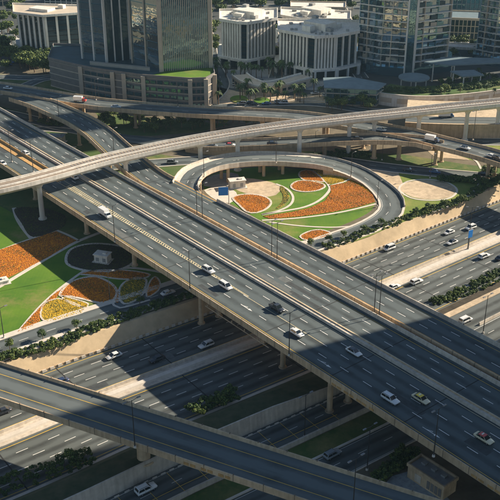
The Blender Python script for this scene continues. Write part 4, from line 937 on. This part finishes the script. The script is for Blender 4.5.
for k in range(60):
    x = rt.uniform(95, 300); y = rt.uniform(119, 127) if x > 200 else rt.uniform(117, 133)
    tree(P(x, y, 0), 'small tree on the shaded green between the high overpass and the viaduct', 'small trees on the shaded green', 'small', rt.uniform(.7,1.2))
for k in range(18):
    x = rt.uniform(482, 510); y = rt.uniform(172, 196)
    tree(P(x, y, 0), 'tree in the shaded grove at the right edge above the highway', 'trees at the right edge', 'small', rt.uniform(.55,.9))
for k in range(24):
    x = rt.uniform(440, 500); y = rt.uniform(78, 96)
    tree(P(x, y, 5.2 if y > 90 else 0), 'tree on the hotel terrace below the residential towers', 'trees on the hotel terrace', 'palm' if k % 2 else 'big', rt.uniform(.5,.8))
rk = empty('rock_garden', P(55,120,0)); tag(rk, 'patch of pale yellow rocks under the curved ramp', 'rocks')
for k in range(40):
    q = P(rt.uniform(45,64), rt.uniform(117,122), .3)-rk.location; mb = MB(); mb.box((0,0,0), (rt.uniform(.6,1.6), rt.uniform(.6,1.4), rt.uniform(.5,1)), rt.uniform(0,3), 0, .6); mb.build('rock', M['tan'], rk, q)

for k in range(90):
    x, y = rt.choice(((rt.uniform(196,224), rt.uniform(4,60)), (rt.uniform(340,362), rt.uniform(10,74)), (rt.uniform(262,284), rt.uniform(30,72)), (rt.uniform(440,480), rt.uniform(40,60)), (rt.uniform(-6,30), rt.uniform(6,40)), (rt.uniform(340,520), rt.uniform(-6,8))))
    tree(P(x, y, 0), 'street tree growing between the blocks behind the junction', 'street trees between the blocks', 'big', rt.uniform(.6,1.1))
# ------------------------------------------------------------------ small buildings and boxes
def kiosk(label, q, size, rz, wallm, roofm, over=.3, door=True):
    root = empty('kiosk', q, rz); tag(root, label, 'kiosk'); sx, sy, sz = size
    mb = MB(); mb.box((0,0,sz/2), size); mb.build('wall', M[wallm], root)
    mb = MB(); mb.box((0,0,sz+.15), (sx+over*2, sy+over*2, .3)); mb.box((sx*.2,0,sz+.5), (sx*.25,sy*.4,.5)); mb.build('roof', M[roofm], root)
    for k in range(max(1, int(sx/2.2))):
        x = -sx/2+(k+.5)*sx/max(1, int(sx/2.2)); mb = MB(); mb.box((x,-sy/2-.03,sz*.45), (1.2,.08,sz*.5)); mb.build('door' if k == 0 else 'louvre_panel', M['grey'], root)
    mb = MB(); mb.box((0,0,.1), (sx+1.4,sy+1.4,.22)); mb.build('plinth', M['kerb'], root); return root
kiosk('small white kiosk in the oval of dark plants', P(103,261,0), (5,3.4,2.8), -.3, 'wht', 'wht')
kiosk('white utility box building on the pale patch in the loop garden', P(237,187,0), (6.5,3.6,3.2), .25, 'wht', 'wht')
kiosk('low tan pump house beside the far left road', P(57,142.5,0), (7,4.5,3.4), -.15, 'beige', 'grey')
kiosk('small flat white box at the left edge beside the orange bed', P(1,283,0), (4.5,3.2,1.0), .5, 'wht', 'wht', .1)
kiosk('low grey tank house left of the metro pier beside the road', P(66,152,0), (8,4,2), -.3, 'grey', 'beige')
S('pavement', [(371,500),(392,476),(420,468),(450,500),(430,530),(380,530)], -4.98, M['pave'], closed=False)
ub = empty('utility_building', P(431,484,-5), math.atan2(DIR.y, DIR.x)+.03); tag(ub, 'tan utility building with a sunken roof tucked under the main bridge', 'building')
mb = MB(); mb.box((0,0,1.9), (11,5,3.8)); mb.build('wall', M['tan'], ub)
mb = MB(); mb.box((0,0,3.87), (10.4,4.4,.12)); mb.build('roof', M['grey'], ub)
for x, y, sx, sy in ((0,-2.55,11.6,.4),(0,2.55,11.6,.4),(-5.6,0,.4,4.7),(5.6,0,.4,4.7)): mb = MB(); mb.box((x,y,4.0), (sx,sy,.9)); mb.build('roof_parapet', M['tan'], ub)
mb = MB(); mb.box((-2.2,-2.56,1.7), (1.9,.16,2.2)); mb.build('door', M['pale'], ub)
for k in range(4): mb = MB(); mb.box((1.0+k*1.15,-2.53,1.7), (.9,.1,2.3)); mb.build('louvre_panel', M['brown'], ub)
for k in (-3,0,3): mb = MB(); mb.box((k,.6,4.2), (1.2,1.0,.6)); mb.build('roof_unit', M['grey'], ub)

# ------------------------------------------------------------------ lamps and signs
def make_lamp(h, arms, head=.9):
    root = empty('street_lamp'); mb = MB(); mb.cyl((0,0,0), (0,0,h), .15, .08, 10); mb.build('pole', M['dsteel'], root)
    mb = MB(); mb.cyl((0,0,0), (0,0,.5), .38, .3, 10); mb.build('base', M['kerb'], root)
    for k in range(arms):
        a = math.pi*2*k/arms; mb = MB(); mb.cyl((0,0,h-.2), (1.5*math.cos(a),1.5*math.sin(a),h+.1), .07, .06, 6); mb.build('arm', M['dsteel'], root)
        mb = MB(); mb.box((1.9*math.cos(a),1.9*math.sin(a),h+.12), (1.1,.42,.2), a, 0, .8); mb.build('lamp_head', M['lamp'], root)
    return root
L2 = make_lamp(13.5, 2); L1 = make_lamp(10.5, 1); LS = make_lamp(9, 1)
lamps = [(0,P(115,242,10.1),'tall lamp on the near edge of the main bridge beside the white truck'),(0,P(190,290,10.1),'tall lamp on the near edge of the main bridge left of the two white cars'),(0,P(289,355.5,10.1),'tall lamp on the near edge of the main bridge beside the white sedan'),(0,P(433.5,456.5,10.1),'tall lamp on the near edge of the main bridge above the utility building'),
 (0,P(135,447.5,9.1),'lamp on the near edge of the lower left overpass'),(0,P(353,508,9.1),'lamp on the lower left overpass rising from the bottom edge'),
 (0,P(271.5,258,10.2),'left lamp of the pair in the gap between the bridges, near the middle'),(0,P(277,260,10.2),'right lamp of the pair in the gap between the bridges, near the middle'),
 (0,P(374,314,10.2),'left lamp of the pair in the gap between the bridges, near the shadow edge'),(0,P(379,316.5,10.2),'right lamp of the pair in the gap between the bridges, near the shadow edge'),
 (0,P(197,216,10.2),'left lamp of the pair beside the start of the loop'),(0,P(202.5,219,10.2),'right lamp of the pair beside the start of the loop'),
 (0,P(33.5,172,10.2),'lamp between the carriageways above the metro at the left'),(0,P(12,162,10.2),'lamp between the carriageways nearest the left edge'),
 (1,P(59,118,9.8),'lamp on the near edge of the curved ramp at the upper left'),(1,P(114,152,9.9),'lamp on the curved ramp just above the metro'),
 (1,P(276,163,7.2),'lamp on the inner parapet at the top of the loop'),(1,P(351,176,1.6),'lamp on the inner side of the loop at the right'),(1,P(204,177,9.6),'lamp on the left bend of the loop'),(1,P(377,206,.5),'lamp inside the right bend of the loop'),
 (0,P(304.5,437,-4.9),'lamp beside the lower side road between the overpasses'),(0,P(367,470,-4.9),'lamp beside the lowest road near the blue-grey car'),
 (1,P(110,301,0),'slim lamp in the shaded flower garden'),(1,P(4,338,0),'slim lamp beside the garden road at the left edge'),
 (0,P(473,140,9.9),'lamp on the high overpass in front of the tan retaining wall'),(1,P(430,178,0),'lamp beside the ground road above the right garden'),(0,P(483,333,-4.9),'lamp on the service road barrier at the right edge'),
 (1,P(178,107,9.6),'lamp on the high overpass left of the plaza'),(1,P(96,100,9.6),'lamp on the high overpass above the curved ramp'),(1,P(382,160,0),'lamp beside the ground road below the access ramp'),(1,P(315,153,0),'lamp beside the ground road behind the loop')]
used = set()
for k, q, lb in lamps:
    src = (L2, L1, LS)[k]
    if k not in used: o = src; used.add(k)
    else: o = copy_tree(src)
    o.location = q; o.rotation_euler = (0,0,math.atan2(DIR.y, DIR.x)+math.pi/2); tag(o, lb, 'street lamp', 'street lamps')
for o in [LS]:
    for c_ in list(o.children): bpy.data.objects.remove(c_)
    bpy.data.objects.remove(o)
def sign(label, q, h, w_, hh, rz, arm=True):
    root = empty('road_sign', q, rz); tag(root, label, 'sign')
    mb = MB(); mb.cyl((0,0,0), (0,0,h), .22, .16, 10); mb.build('pole', M['wht'] if arm else M['steel'], root)
    x = -2.2 if arm else 0
    if arm: mb = MB(); mb.cyl((0,0,h-.1), (-2.2,0,h-.1), .14, .12, 8); mb.build('arm', M['wht'], root)
    mb = MB(); mb.box((x,-.25,h-.2), (w_,.12,hh)); mb.build('border', M['white'], root)
    mb = MB(); mb.box((x,-.33,h-.2), (w_-.16,.08,hh-.16)); mb.build('sign_board', M['signb'], root)
    return root
sign('blue road sign on a bent white pole at the start of the loop', P(229,207,0), 7.2, 3.9, 3.6, .1)
sign('tall blue sign on a pole in the lower highway median at the right', P(468,250,-4.8), 7.0, 2.2, 3.2, .55, False)
tall = make_lamp(17, 2); tall.location = P(467.5,249,-4.8); tag(tall, 'very tall median lamp beside the blue sign on the lower highway', 'street lamp', 'street lamps')

# ------------------------------------------------------------------ vehicles
def loft(mb, secs, mi=0, smooth=False):
    n = len(secs[0]); vs = [q for s_ in secs for q in s_]
    fs = [(i*n+j, i*n+(j+1)%n, (i+1)*n+(j+1)%n, (i+1)*n+j) for i in range(len(secs)-1) for j in range(n)]
    mb.add(vs, fs, mi, smooth); mb.add(secs[0], [tuple(range(n-1,-1,-1))], mi); mb.add(secs[-1], [tuple(range(n))], mi)
def vehicle(kind, body, roof=None, name=None):
    K = {'sedan':dict(L=4.8,W=1.86,zb=.30,st=[(-2.4,.55,.80,.84),(-2.28,.36,.92,.94),(-1.5,.3,1.0,1),(-.6,.3,.98,1),(.7,.3,.96,1),(1.6,.3,.88,.99),(2.2,.34,.76,.92),(2.4,.5,.64,.8)],cab=[(-1.85,.96),(-1.15,1.43),(.35,1.46),(1.15,.93)],cw=.76,name='sedan_car'),
     'suv':dict(L=4.85,W=1.95,zb=.38,st=[(-2.42,.6,1.0,.9),(-2.35,.42,1.08,.96),(-1.4,.36,1.12,1),(.5,.36,1.1,1),(1.5,.38,1.04,.99),(2.25,.42,.95,.93),(2.42,.6,.75,.82)],cab=[(-2.36,1.08),(-2.05,1.72),(.3,1.76),(1.05,1.08)],cw=.82,name='suv_car'),
     'van':dict(L=4.9,W=1.92,zb=.34,st=[(-2.45,.5,1.05,.92),(-2.4,.38,1.1,.98),(-1.2,.34,1.12,1),(.8,.34,1.1,1),(1.7,.36,1.02,.99),(2.3,.4,.88,.92),(2.45,.55,.7,.82)],cab=[(-2.4,1.1),(-2.2,1.9),(.7,1.92),(1.6,1.08)],cw=.84,name='minivan'),
     'pickup':dict(L=5.3,W=1.98,zb=.42,st=[(-2.65,.55,1.02,.94),(-2.55,.48,1.08,.98),(-.9,.45,1.1,1),(.6,.45,1.1,1),(1.6,.45,1.06,.99),(2.45,.5,.98,.93),(2.65,.65,.78,.82)],cab=[(-.95,1.08),(-.75,1.78),(.55,1.8),(1.25,1.08)],cw=.82,name='pickup_truck')}[kind]
    root = empty(name or K['name']); W = K['W']/2
    mb = MB(); secs = []
    for x, zb, zt, ws in K['st']:
        w_ = W*ws; sh = zt-.12
        secs.append([(x,-w_*.9,zb),(x,-w_,zb+.2),(x,-w_,sh),(x,-w_*.9,zt),(x,w_*.9,zt),(x,w_,sh),(x,w_,zb+.2),(x,w_*.9,zb)])
    loft(mb, secs, 0, True); mb.build('body', body, root)
    c = K['cab']; wl = W*.93; wr = W*K['cw']; (x0,z0),(x1,z1),(x2,z2),(x3,z3) = c
    mb = MB(); mb.add([(x0,-wl,z0),(x3,-wl,z3),(x2,-wr,z2),(x1,-wr,z1),(x0,wl,z0),(x3,wl,z3),(x2,wr,z2),(x1,wr,z1)], [(0,1,2,3),(7,6,5,4),(0,3,7,4),(1,5,6,2)]); mb.build('cabin', body, root)
    rm = roof or body
    mb = MB(); e = .02; zr = (z1+z2)/2; mb.add([(x1-.05,-wr-.02,z1),(x2+.05,-wr-.02,z2),(x2+.05,wr+.02,z2),(x1-.05,wr+.02,z1),(x1+.1,-wr*.85,z1+.07),(x2-.12,-wr*.85,z2+.06),(x2-.12,wr*.85,z2+.06),(x1+.1,wr*.85,z1+.07)], [(0,1,5,4),(1,2,6,5),(2,3,7,6),(3,0,4,7),(4,5,6,7),(3,2,1,0)]); mb.build('roof', rm, root)
    def quad(name, a, b, c_, d, push, m, parent=root):
        mb = MB(); P4 = [Vector(q) for q in (a,b,c_,d)]; n_ = (P4[1]-P4[0]).cross(P4[3]-P4[0]).normalized()
        if n_.dot(Vector(push)) < 0: n_ = -n_
        mb.add([q+n_*.025 for q in P4]+[q-n_*.02 for q in P4], [(0,1,2,3),(7,6,5,4),(0,4,5,1),(1,5,6,2),(2,6,7,3),(3,7,4,0)]); return mb.build(name, m, parent)
    def il(a, b, k): return tuple(a[i]+(b[i]-a[i])*k for i in range(3))
    A_,B_,C_,D_ = (x3,-wl,z3),(x3,wl,z3),(x2,wr,z2),(x2,-wr,z2)
    quad('windscreen', il(il(A_,B_,.04),il(D_,C_,.04),.02), il(il(A_,B_,.96),il(D_,C_,.96),.02), il(il(A_,B_,.96),il(D_,C_,.96),.97), il(il(A_,B_,.04),il(D_,C_,.04),.97), (1,0,.3), M['cglass'])
    A_,B_,C_,D_ = (x0,-wl,z0),(x0,wl,z0),(x1,wr,z1),(x1,-wr,z1)
    quad('rear_window', il(il(A_,B_,.1),il(D_,C_,.1),.2), il(il(A_,B_,.9),il(D_,C_,.9),.2), il(il(A_,B_,.9),il(D_,C_,.9),.92), il(il(A_,B_,.1),il(D_,C_,.1),.92), (-1,0,.3), M['cglass'])
    for sg in (-1, 1):
        lo0, lo1, hi0, hi1 = (x0,sg*wl,z0),(x3,sg*wl,z3),(x1,sg*wr,z1),(x2,sg*wr,z2)
        for f0_, f1_ in ((.04,.485),(.515,.95)) if kind != 'pickup' else ((.1,.46),(.54,.88)):
            a = il(il(lo0,lo1,f0_),il(hi0,hi1,f0_),.06); b = il(il(lo0,lo1,f1_),il(hi0,hi1,f1_),.06); c2 = il(il(lo0,lo1,f1_),il(hi0,hi1,f1_),.95); d2 = il(il(lo0,lo1,f0_),il(hi0,hi1,f0_),.95)
            quad('side_window', a, b, c2, d2, (0,sg,.1), M['cglass'])
        mb = MB(); mb.box((x3-.35, sg*(W+.08), z3+.1), (.14,.2,.14)); mb.build('mirror', body, root)
        hl = K['L']/2; zt = K['st'][-2][2]; mb = MB(); mb.box((hl-.2, sg*W*.68, zt-.14), (.22,.38,.15)); mb.build('headlight', M['headl'], root)
        zt = K['st'][1][2]; mb = MB(); mb.box((-hl+.1, sg*W*.76, zt-.2), (.16,.26,.2)); mb.build('tail_light', M['taill'], root)
        for x in (-K['L']*.3, K['L']*.3):
            wh = empty('wheel', (x, sg*(W-.12), .34)); wh.parent = root
            mb = MB(); mb.cyl((0,-.11,0), (0,.11,0), .34, n=14); mb.build('tyre', M['tyre'], wh); mb = MB(); mb.cyl((0,sg*.06,0), (0,sg*.125,0), .2, n=10); mb.build('rim', M['rim'], wh)
    if kind == 'pickup':
        mb = MB(); mb.box((-1.75,0,1.12), (1.5,1.55,.04)); mb.build('cargo_bed', M['trim'], root)
        for y in (-.88,.88): mb = MB(); mb.box((-1.75,y,1.2), (1.7,.1,.2)); mb.build('bed_rail', body, root)
    for sg in (-1, 1):
        if kind in ('suv','van'): mb = MB(); mb.box(((x1+x2)/2, sg*(wr-.1), z2+.09), (x2-x1-.3,.06,.07)); mb.build('roof_rail', M['trim'], root)
        for x in (x0+(x3-x0)*.5, x0+(x3-x0)*.86): mb = MB(); mb.box((x, sg*(W*.985+.01), .78), (.03,.05,.5)); mb.build('door_seam', M['trim'], root)
        mb = MB(); mb.box((0, sg*(W*.97), K['zb']+.07), (K['L']*.46,.12,.12)); mb.build('sill', M['trim'], root)
    mb = MB(); mb.box((-K['L']/2+.02,0,.5), (.1,W*1.3,.2)); mb.build('rear_bumper', M['trim'], root)
    if roof in (PY, PR) and kind == 'sedan' and body is PC: mb = MB(); mb.box(((x1+x2)/2,0,z2+.14), (.25,.75,.18)); mb.build('taxi_sign', M['white'], root)
    mb = MB(); mb.box((K['L']/2-.04,0,.55), (.1,W*1.1,.16)); mb.build('grille', M['trim'], root)
    return root
def truck(body, boxm, L_=6.4, hh=2.9, bus=False):
    root = empty('bus' if bus else 'box_truck'); W = 1.05
    if bus:
        mb = MB(); secs = [[(x,-W*s_,.4),(x,-W*s_,zt-.3),(x,-W*.85*s_,zt),(x,W*.85*s_,zt),(x,W*s_,zt-.3),(x,W*s_,.4)] for x, zt, s_ in ((-L_/2,hh-.1,.95),(-L_/2+.2,hh,1),(L_/2-.9,hh,1),(L_/2-.3,hh*.62,.97),(L_/2,hh*.42,.88))]; loft(mb, secs); mb.build('body', body, root)
        for sg in (-1,1):
            for k in range(4): mb = MB(); mb.box((-L_/2+.9+k*(L_-2.2)/4, sg*(W+.01), hh*.66), ((L_-2.4)/4-.12,.04,.6)); mb.build('side_window', M['cglass'], root)
        mb = MB(); mb.add([(L_/2-.86,-W*.8,hh-.12),(L_/2-.28,-W*.86,hh*.64),(L_/2-.28,W*.86,hh*.64),(L_/2-.86,W*.8,hh-.12)], [(0,1,2,3)]); o = mb.build('windscreen', M['cglass'], root, (.05,0,.03))
    else:
        mb = MB(); mb.box((-.9,0,.9+(hh-.9)/2), (L_-1.9,W*2,hh-.9)); mb.build('cargo_box', boxm, root)
        mb = MB(); mb.box((0,0,.62), (L_-.2,1.4,.3)); mb.build('chassis', M['trim'], root)
        x0 = L_/2-1.75; mb = MB(); secs = [[(x,-W*.93,.5),(x,-W*.93,zt-.2),(x,-W*.8,zt),(x,W*.8,zt),(x,W*.93,zt-.2),(x,W*.93,.5)] for x, zt in ((x0,2.15),(x0+.9,2.15),(x0+1.35,1.4),(x0+1.75,1.15))]; loft(mb, secs); mb.build('cab', body, root)
        mb = MB(); mb.add([(x0+.93,-W*.76,2.1),(x0+1.36,-W*.86,1.42),(x0+1.36,W*.86,1.42),(x0+.93,W*.76,2.1)], [(0,1,2,3)]); mb.build('windscreen', M['cglass'], root, (.03,0,.02))
        for sg in (-1,1): mb = MB(); mb.box((x0+.55,sg*W*.94,1.65), (.75,.04,.5)); mb.build('side_window', M['cglass'], root)
    for sg in (-1,1):
        mb = MB(); mb.box((L_/2-.02,sg*.72,.8), (.1,.3,.2)); mb.build('headlight', M['headl'], root)
        for x in (-L_*.3, L_*.32):
            wh = empty('wheel', (x, sg*(W-.14), .42)); wh.parent = root; mb = MB(); mb.cyl((0,-.14,0), (0,.14,0), .42, n=14); mb.build('tyre', M['tyre'], wh); mb = MB(); mb.cyl((0,sg*.1,0), (0,sg*.155,0), .24, n=10); mb.build('rim', M['rim'], wh)
    return root
protos = {}
def put_v(key, fn, px, py, z, hd, label, cat, s=1.0):
    q = P(px, py, z+.7); q.z = z+.02
    if key in protos: o = copy_tree(protos[key])
    else: o = fn(); protos[key] = o
    o.location = q; o.rotation_euler = (0,0,hd); o.scale = (s,s,s); tag(o, label, cat, None)
hM = math.atan2(DIR.y, DIR.x); hH = math.atan2(.604,.797)
Vv = lambda k, b, r=None: (lambda: vehicle(k, b, r))
carlist = [
 ('suvW',Vv('suv',PW),208.5,270,10,hM,'white SUV on the main bridge just ahead of the white minivan','car'),
 ('vanW',Vv('van',PW),225.5,286,10,hM,'white minivan on the sunlit main bridge near its yellow line','car'),
 ('pickK',Vv('pickup',PK),277,308,10,hM,'dark pickup on the sunlit main bridge','car'),
 ('sedW',Vv('sedan',PW),296.5,332.5,10,hM,'white sedan on the main bridge beside a tall lamp, just before the shadow','car'),
 ('sedWK',Vv('sedan',PW,PK),354,351.5,10,hM,'white sedan with a black roof in the shaded part of the main bridge','car'),
 ('suvW',Vv('suv',PW),390.5,399,10,hM,'white SUV in shade on the main bridge left of the yellow-roofed taxi','car'),
 ('taxiY',Vv('sedan',PC,PY),421,398.5,10,hM,'cream taxi with a yellow roof on the main bridge','taxi'),
 ('taxiR',Vv('sedan',PC,PR),484,438,10,hM,'cream taxi with a red roof at the right edge of the main bridge','taxi'),
 ('sedW',Vv('sedan',PW),74,177,10,hM+math.pi,'white car in the metro shadow on the main bridge','car'),
 ('suvW',Vv('suv',PW),25,153,10,hM+math.pi,'white car on the far left carriageway above the metro','car'),
 ('sedW',Vv('sedan',PW),2.5,163,10,hM,'white car at the left edge of the nearest carriageway','car'),
 ('vanW',Vv('van',PW),389,248,-5,hH+math.pi,'white van on the upper highway nearest the sandy slope','car'),
 ('sedW',Vv('sedan',PW),449,232,-5,hH+math.pi,'white sedan on the upper highway above the white and dark sedan','car'),
 ('sedWK',Vv('sedan',PW,PK),452,242,-5,hH+math.pi,'white sedan with a dark roof on the upper highway left of the blue sign','car'),
 ('suvW',Vv('suv',PW),470.5,227.5,-5,hH+math.pi,'white SUV on the upper highway behind the tall median lamp','car'),
 ('suvW',Vv('suv',PW),484,256,-5,hH,'white SUV on the nearer highway carriageway at the right','car'),
 ('suvW',Vv('suv',PW),416.5,281.5,-5,hH,'white SUV on the nearer highway carriageway close to the bridge','car'),
 ('sedK',Vv('sedan',PK),501,257.5,-5,hH,'dark car cut off by the right edge on the nearer highway','car'),
 ('sedW',Vv('sedan',PW),394,286.5,-5,hH,'white car half hidden behind the far edge of the main bridge','car'),
 ('vanW',Vv('van',PW),465.5,320,-5,hH,'white van on the service road beyond the main bridge at the right','car'),
 ('sedW',Vv('sedan',PW),114,355.5,-5,hH+math.pi,'white sedan on the lower highway at the edge of the bridge shadow','car'),
 ('sedK',Vv('sedan',PK),157,358.5,-5,hH+math.pi,'black car in the bridge shadow on the lower highway','car'),
 ('suvW',Vv('suv',PW),206,345,-5,hH+math.pi,'white SUV in deep shade on the lower highway under the bridge edge','car'),
 ('sedN',Vv('sedan',PN),60.5,381.5,-5,hH+math.pi,'dark blue car half hidden behind the lower left overpass','car'),
 ('sedK',Vv('sedan',PK),2,411.5,-5,hH+math.pi,'black car at the left edge below the lower left overpass','car'),
 ('suvG',Vv('suv',PG),332.5,454,-5,hH,'blue-grey car on the lowest road between the two overpasses','car'),
 ('suvWbig',Vv('suv',PW),146,489,-5,hH,'white off-road SUV at the bottom edge beside the pale retaining wall','car'),
 ('sedW',Vv('sedan',PW),168,292.5,0,hH,'white car in shade on the garden road under the main bridge','car'),
 ('sedW',Vv('sedan',PW),116,106.5,9.6,0,'white car on the high overpass right of the red and white truck','car'),
 ('sedW',Vv('sedan',PW),8,88,9.6,-.3,'white car on the high overpass at the left edge','car'),
 ('suvG',Vv('suv',PG),172.5,162,0,0,'grey car on the ground road just below the viaduct, left of the loop','car'),
 ('sedG',Vv('sedan',PG),212.5,145.5,3,0,'grey car on the access ramp, leftmost of the two behind the loop','car'),
 ('sedR',Vv('sedan',PW,PR),230,144.7,3.7,0,'white car with a reddish roof on the access ramp behind the loop','car'),
 ('sedK',Vv('sedan',PK),272.5,143,5.4,0,'dark car on the access ramp behind the second metro pier','car'),
 ('pickK',Vv('pickup',PK),357,139,8.8,0,'dark pickup on the access ramp right of the metro pier','car'),
 ('sedW',Vv('sedan',PW),381,129.5,9.6,-.35,'white car on the high overpass just below the viaduct','car'),
 ('sedWK',Vv('sedan',PW,PK),465,147.5,9.6,-.75,'white car on the high overpass right of the dark truck','car'),
 ('sedW',Vv('sedan',PW),492,156,9.6,-.85,'white car at the right edge of the high overpass','car'),
 ('pickK',Vv('pickup',PK),498.5,158.5,9.6,-.85,'dark pickup at the right edge of the high overpass','car'),
 ('sedK',Vv('sedan',PK),408.5,169.5,0,-.3,'black car on the ground road above the right garden','car'),
 ('sedB',Vv('sedan',PB),435,171.5,0,-.3,'blue car on the ground road above the right garden','car'),
 ('sedK',Vv('sedan',PK),484,173.5,0,-.3,'dark car on the ground road at the right edge','car'),
]
for a in carlist: put_v(*a, s=1.15 if 'off-road' in a[6] else 1.05)
put_v('truckW', lambda: truck(PW, PW), 105, 214.5, 10, hM, 'white bus-like box truck on the main bridge beside the hatched marking', 'truck')
put_v('truckR', lambda: truck(PR, PW), 80, 100.5, 9.6, -.15, 'white box truck with a red cab on the high overpass', 'truck')
put_v('truckK', lambda: truck(PN, PW), 432, 140, 9.6, -.55, 'white box truck with a dark cab on the high overpass at the right', 'truck')
put_v('busB', lambda: truck(PB, PW, 7.5, 3.0), 446, 116, 6, .05, 'white box truck with a blue cab on the raised road behind the viaduct', 'truck')

# cars standing around the office blocks
rc = random.Random(3); kinds = ['sedW','sedK','suvW','suvG','sedB','sedG']
for k in range(34):
    x, y, hd = rc.choice([(rc.uniform(214,270), rc.uniform(82,86), .1), (rc.uniform(300,345), rc.uniform(88,97), .3), (rc.uniform(200,300), rc.uniform(103,106), .05), (rc.uniform(200,345), rc.uniform(3,7), .05), (rc.uniform(5,45), rc.uniform(60,66), .9)])
    o = copy_tree(protos[rc.choice(kinds)]); o.location = P(x, y, .1); o.rotation_euler = (0,0,hd+rc.choice((0,math.pi))); tag(o, 'car parked among the palms and trees around the office blocks', 'car', 'cars around the office blocks')

# air
hz = MB(); hz.box((0, 1500, 117), (9000, 9000, 250)); hm = bpy.data.materials.new('haze'); hm.use_nodes = True; hm.node_tree.nodes.clear()
ho = hm.node_tree.nodes.new('ShaderNodeOutputMaterial'); hv = hm.node_tree.nodes.new('ShaderNodeVolumePrincipled')
hv.inputs['Color'].default_value = (.50,.78,1,1); hv.inputs['Density'].default_value = .00006; hv.inputs['Anisotropy'].default_value = .2; hm.node_tree.links.new(hv.outputs[0], ho.inputs['Volume'])
tag(hz.build('haze', hm), kind='stuff')
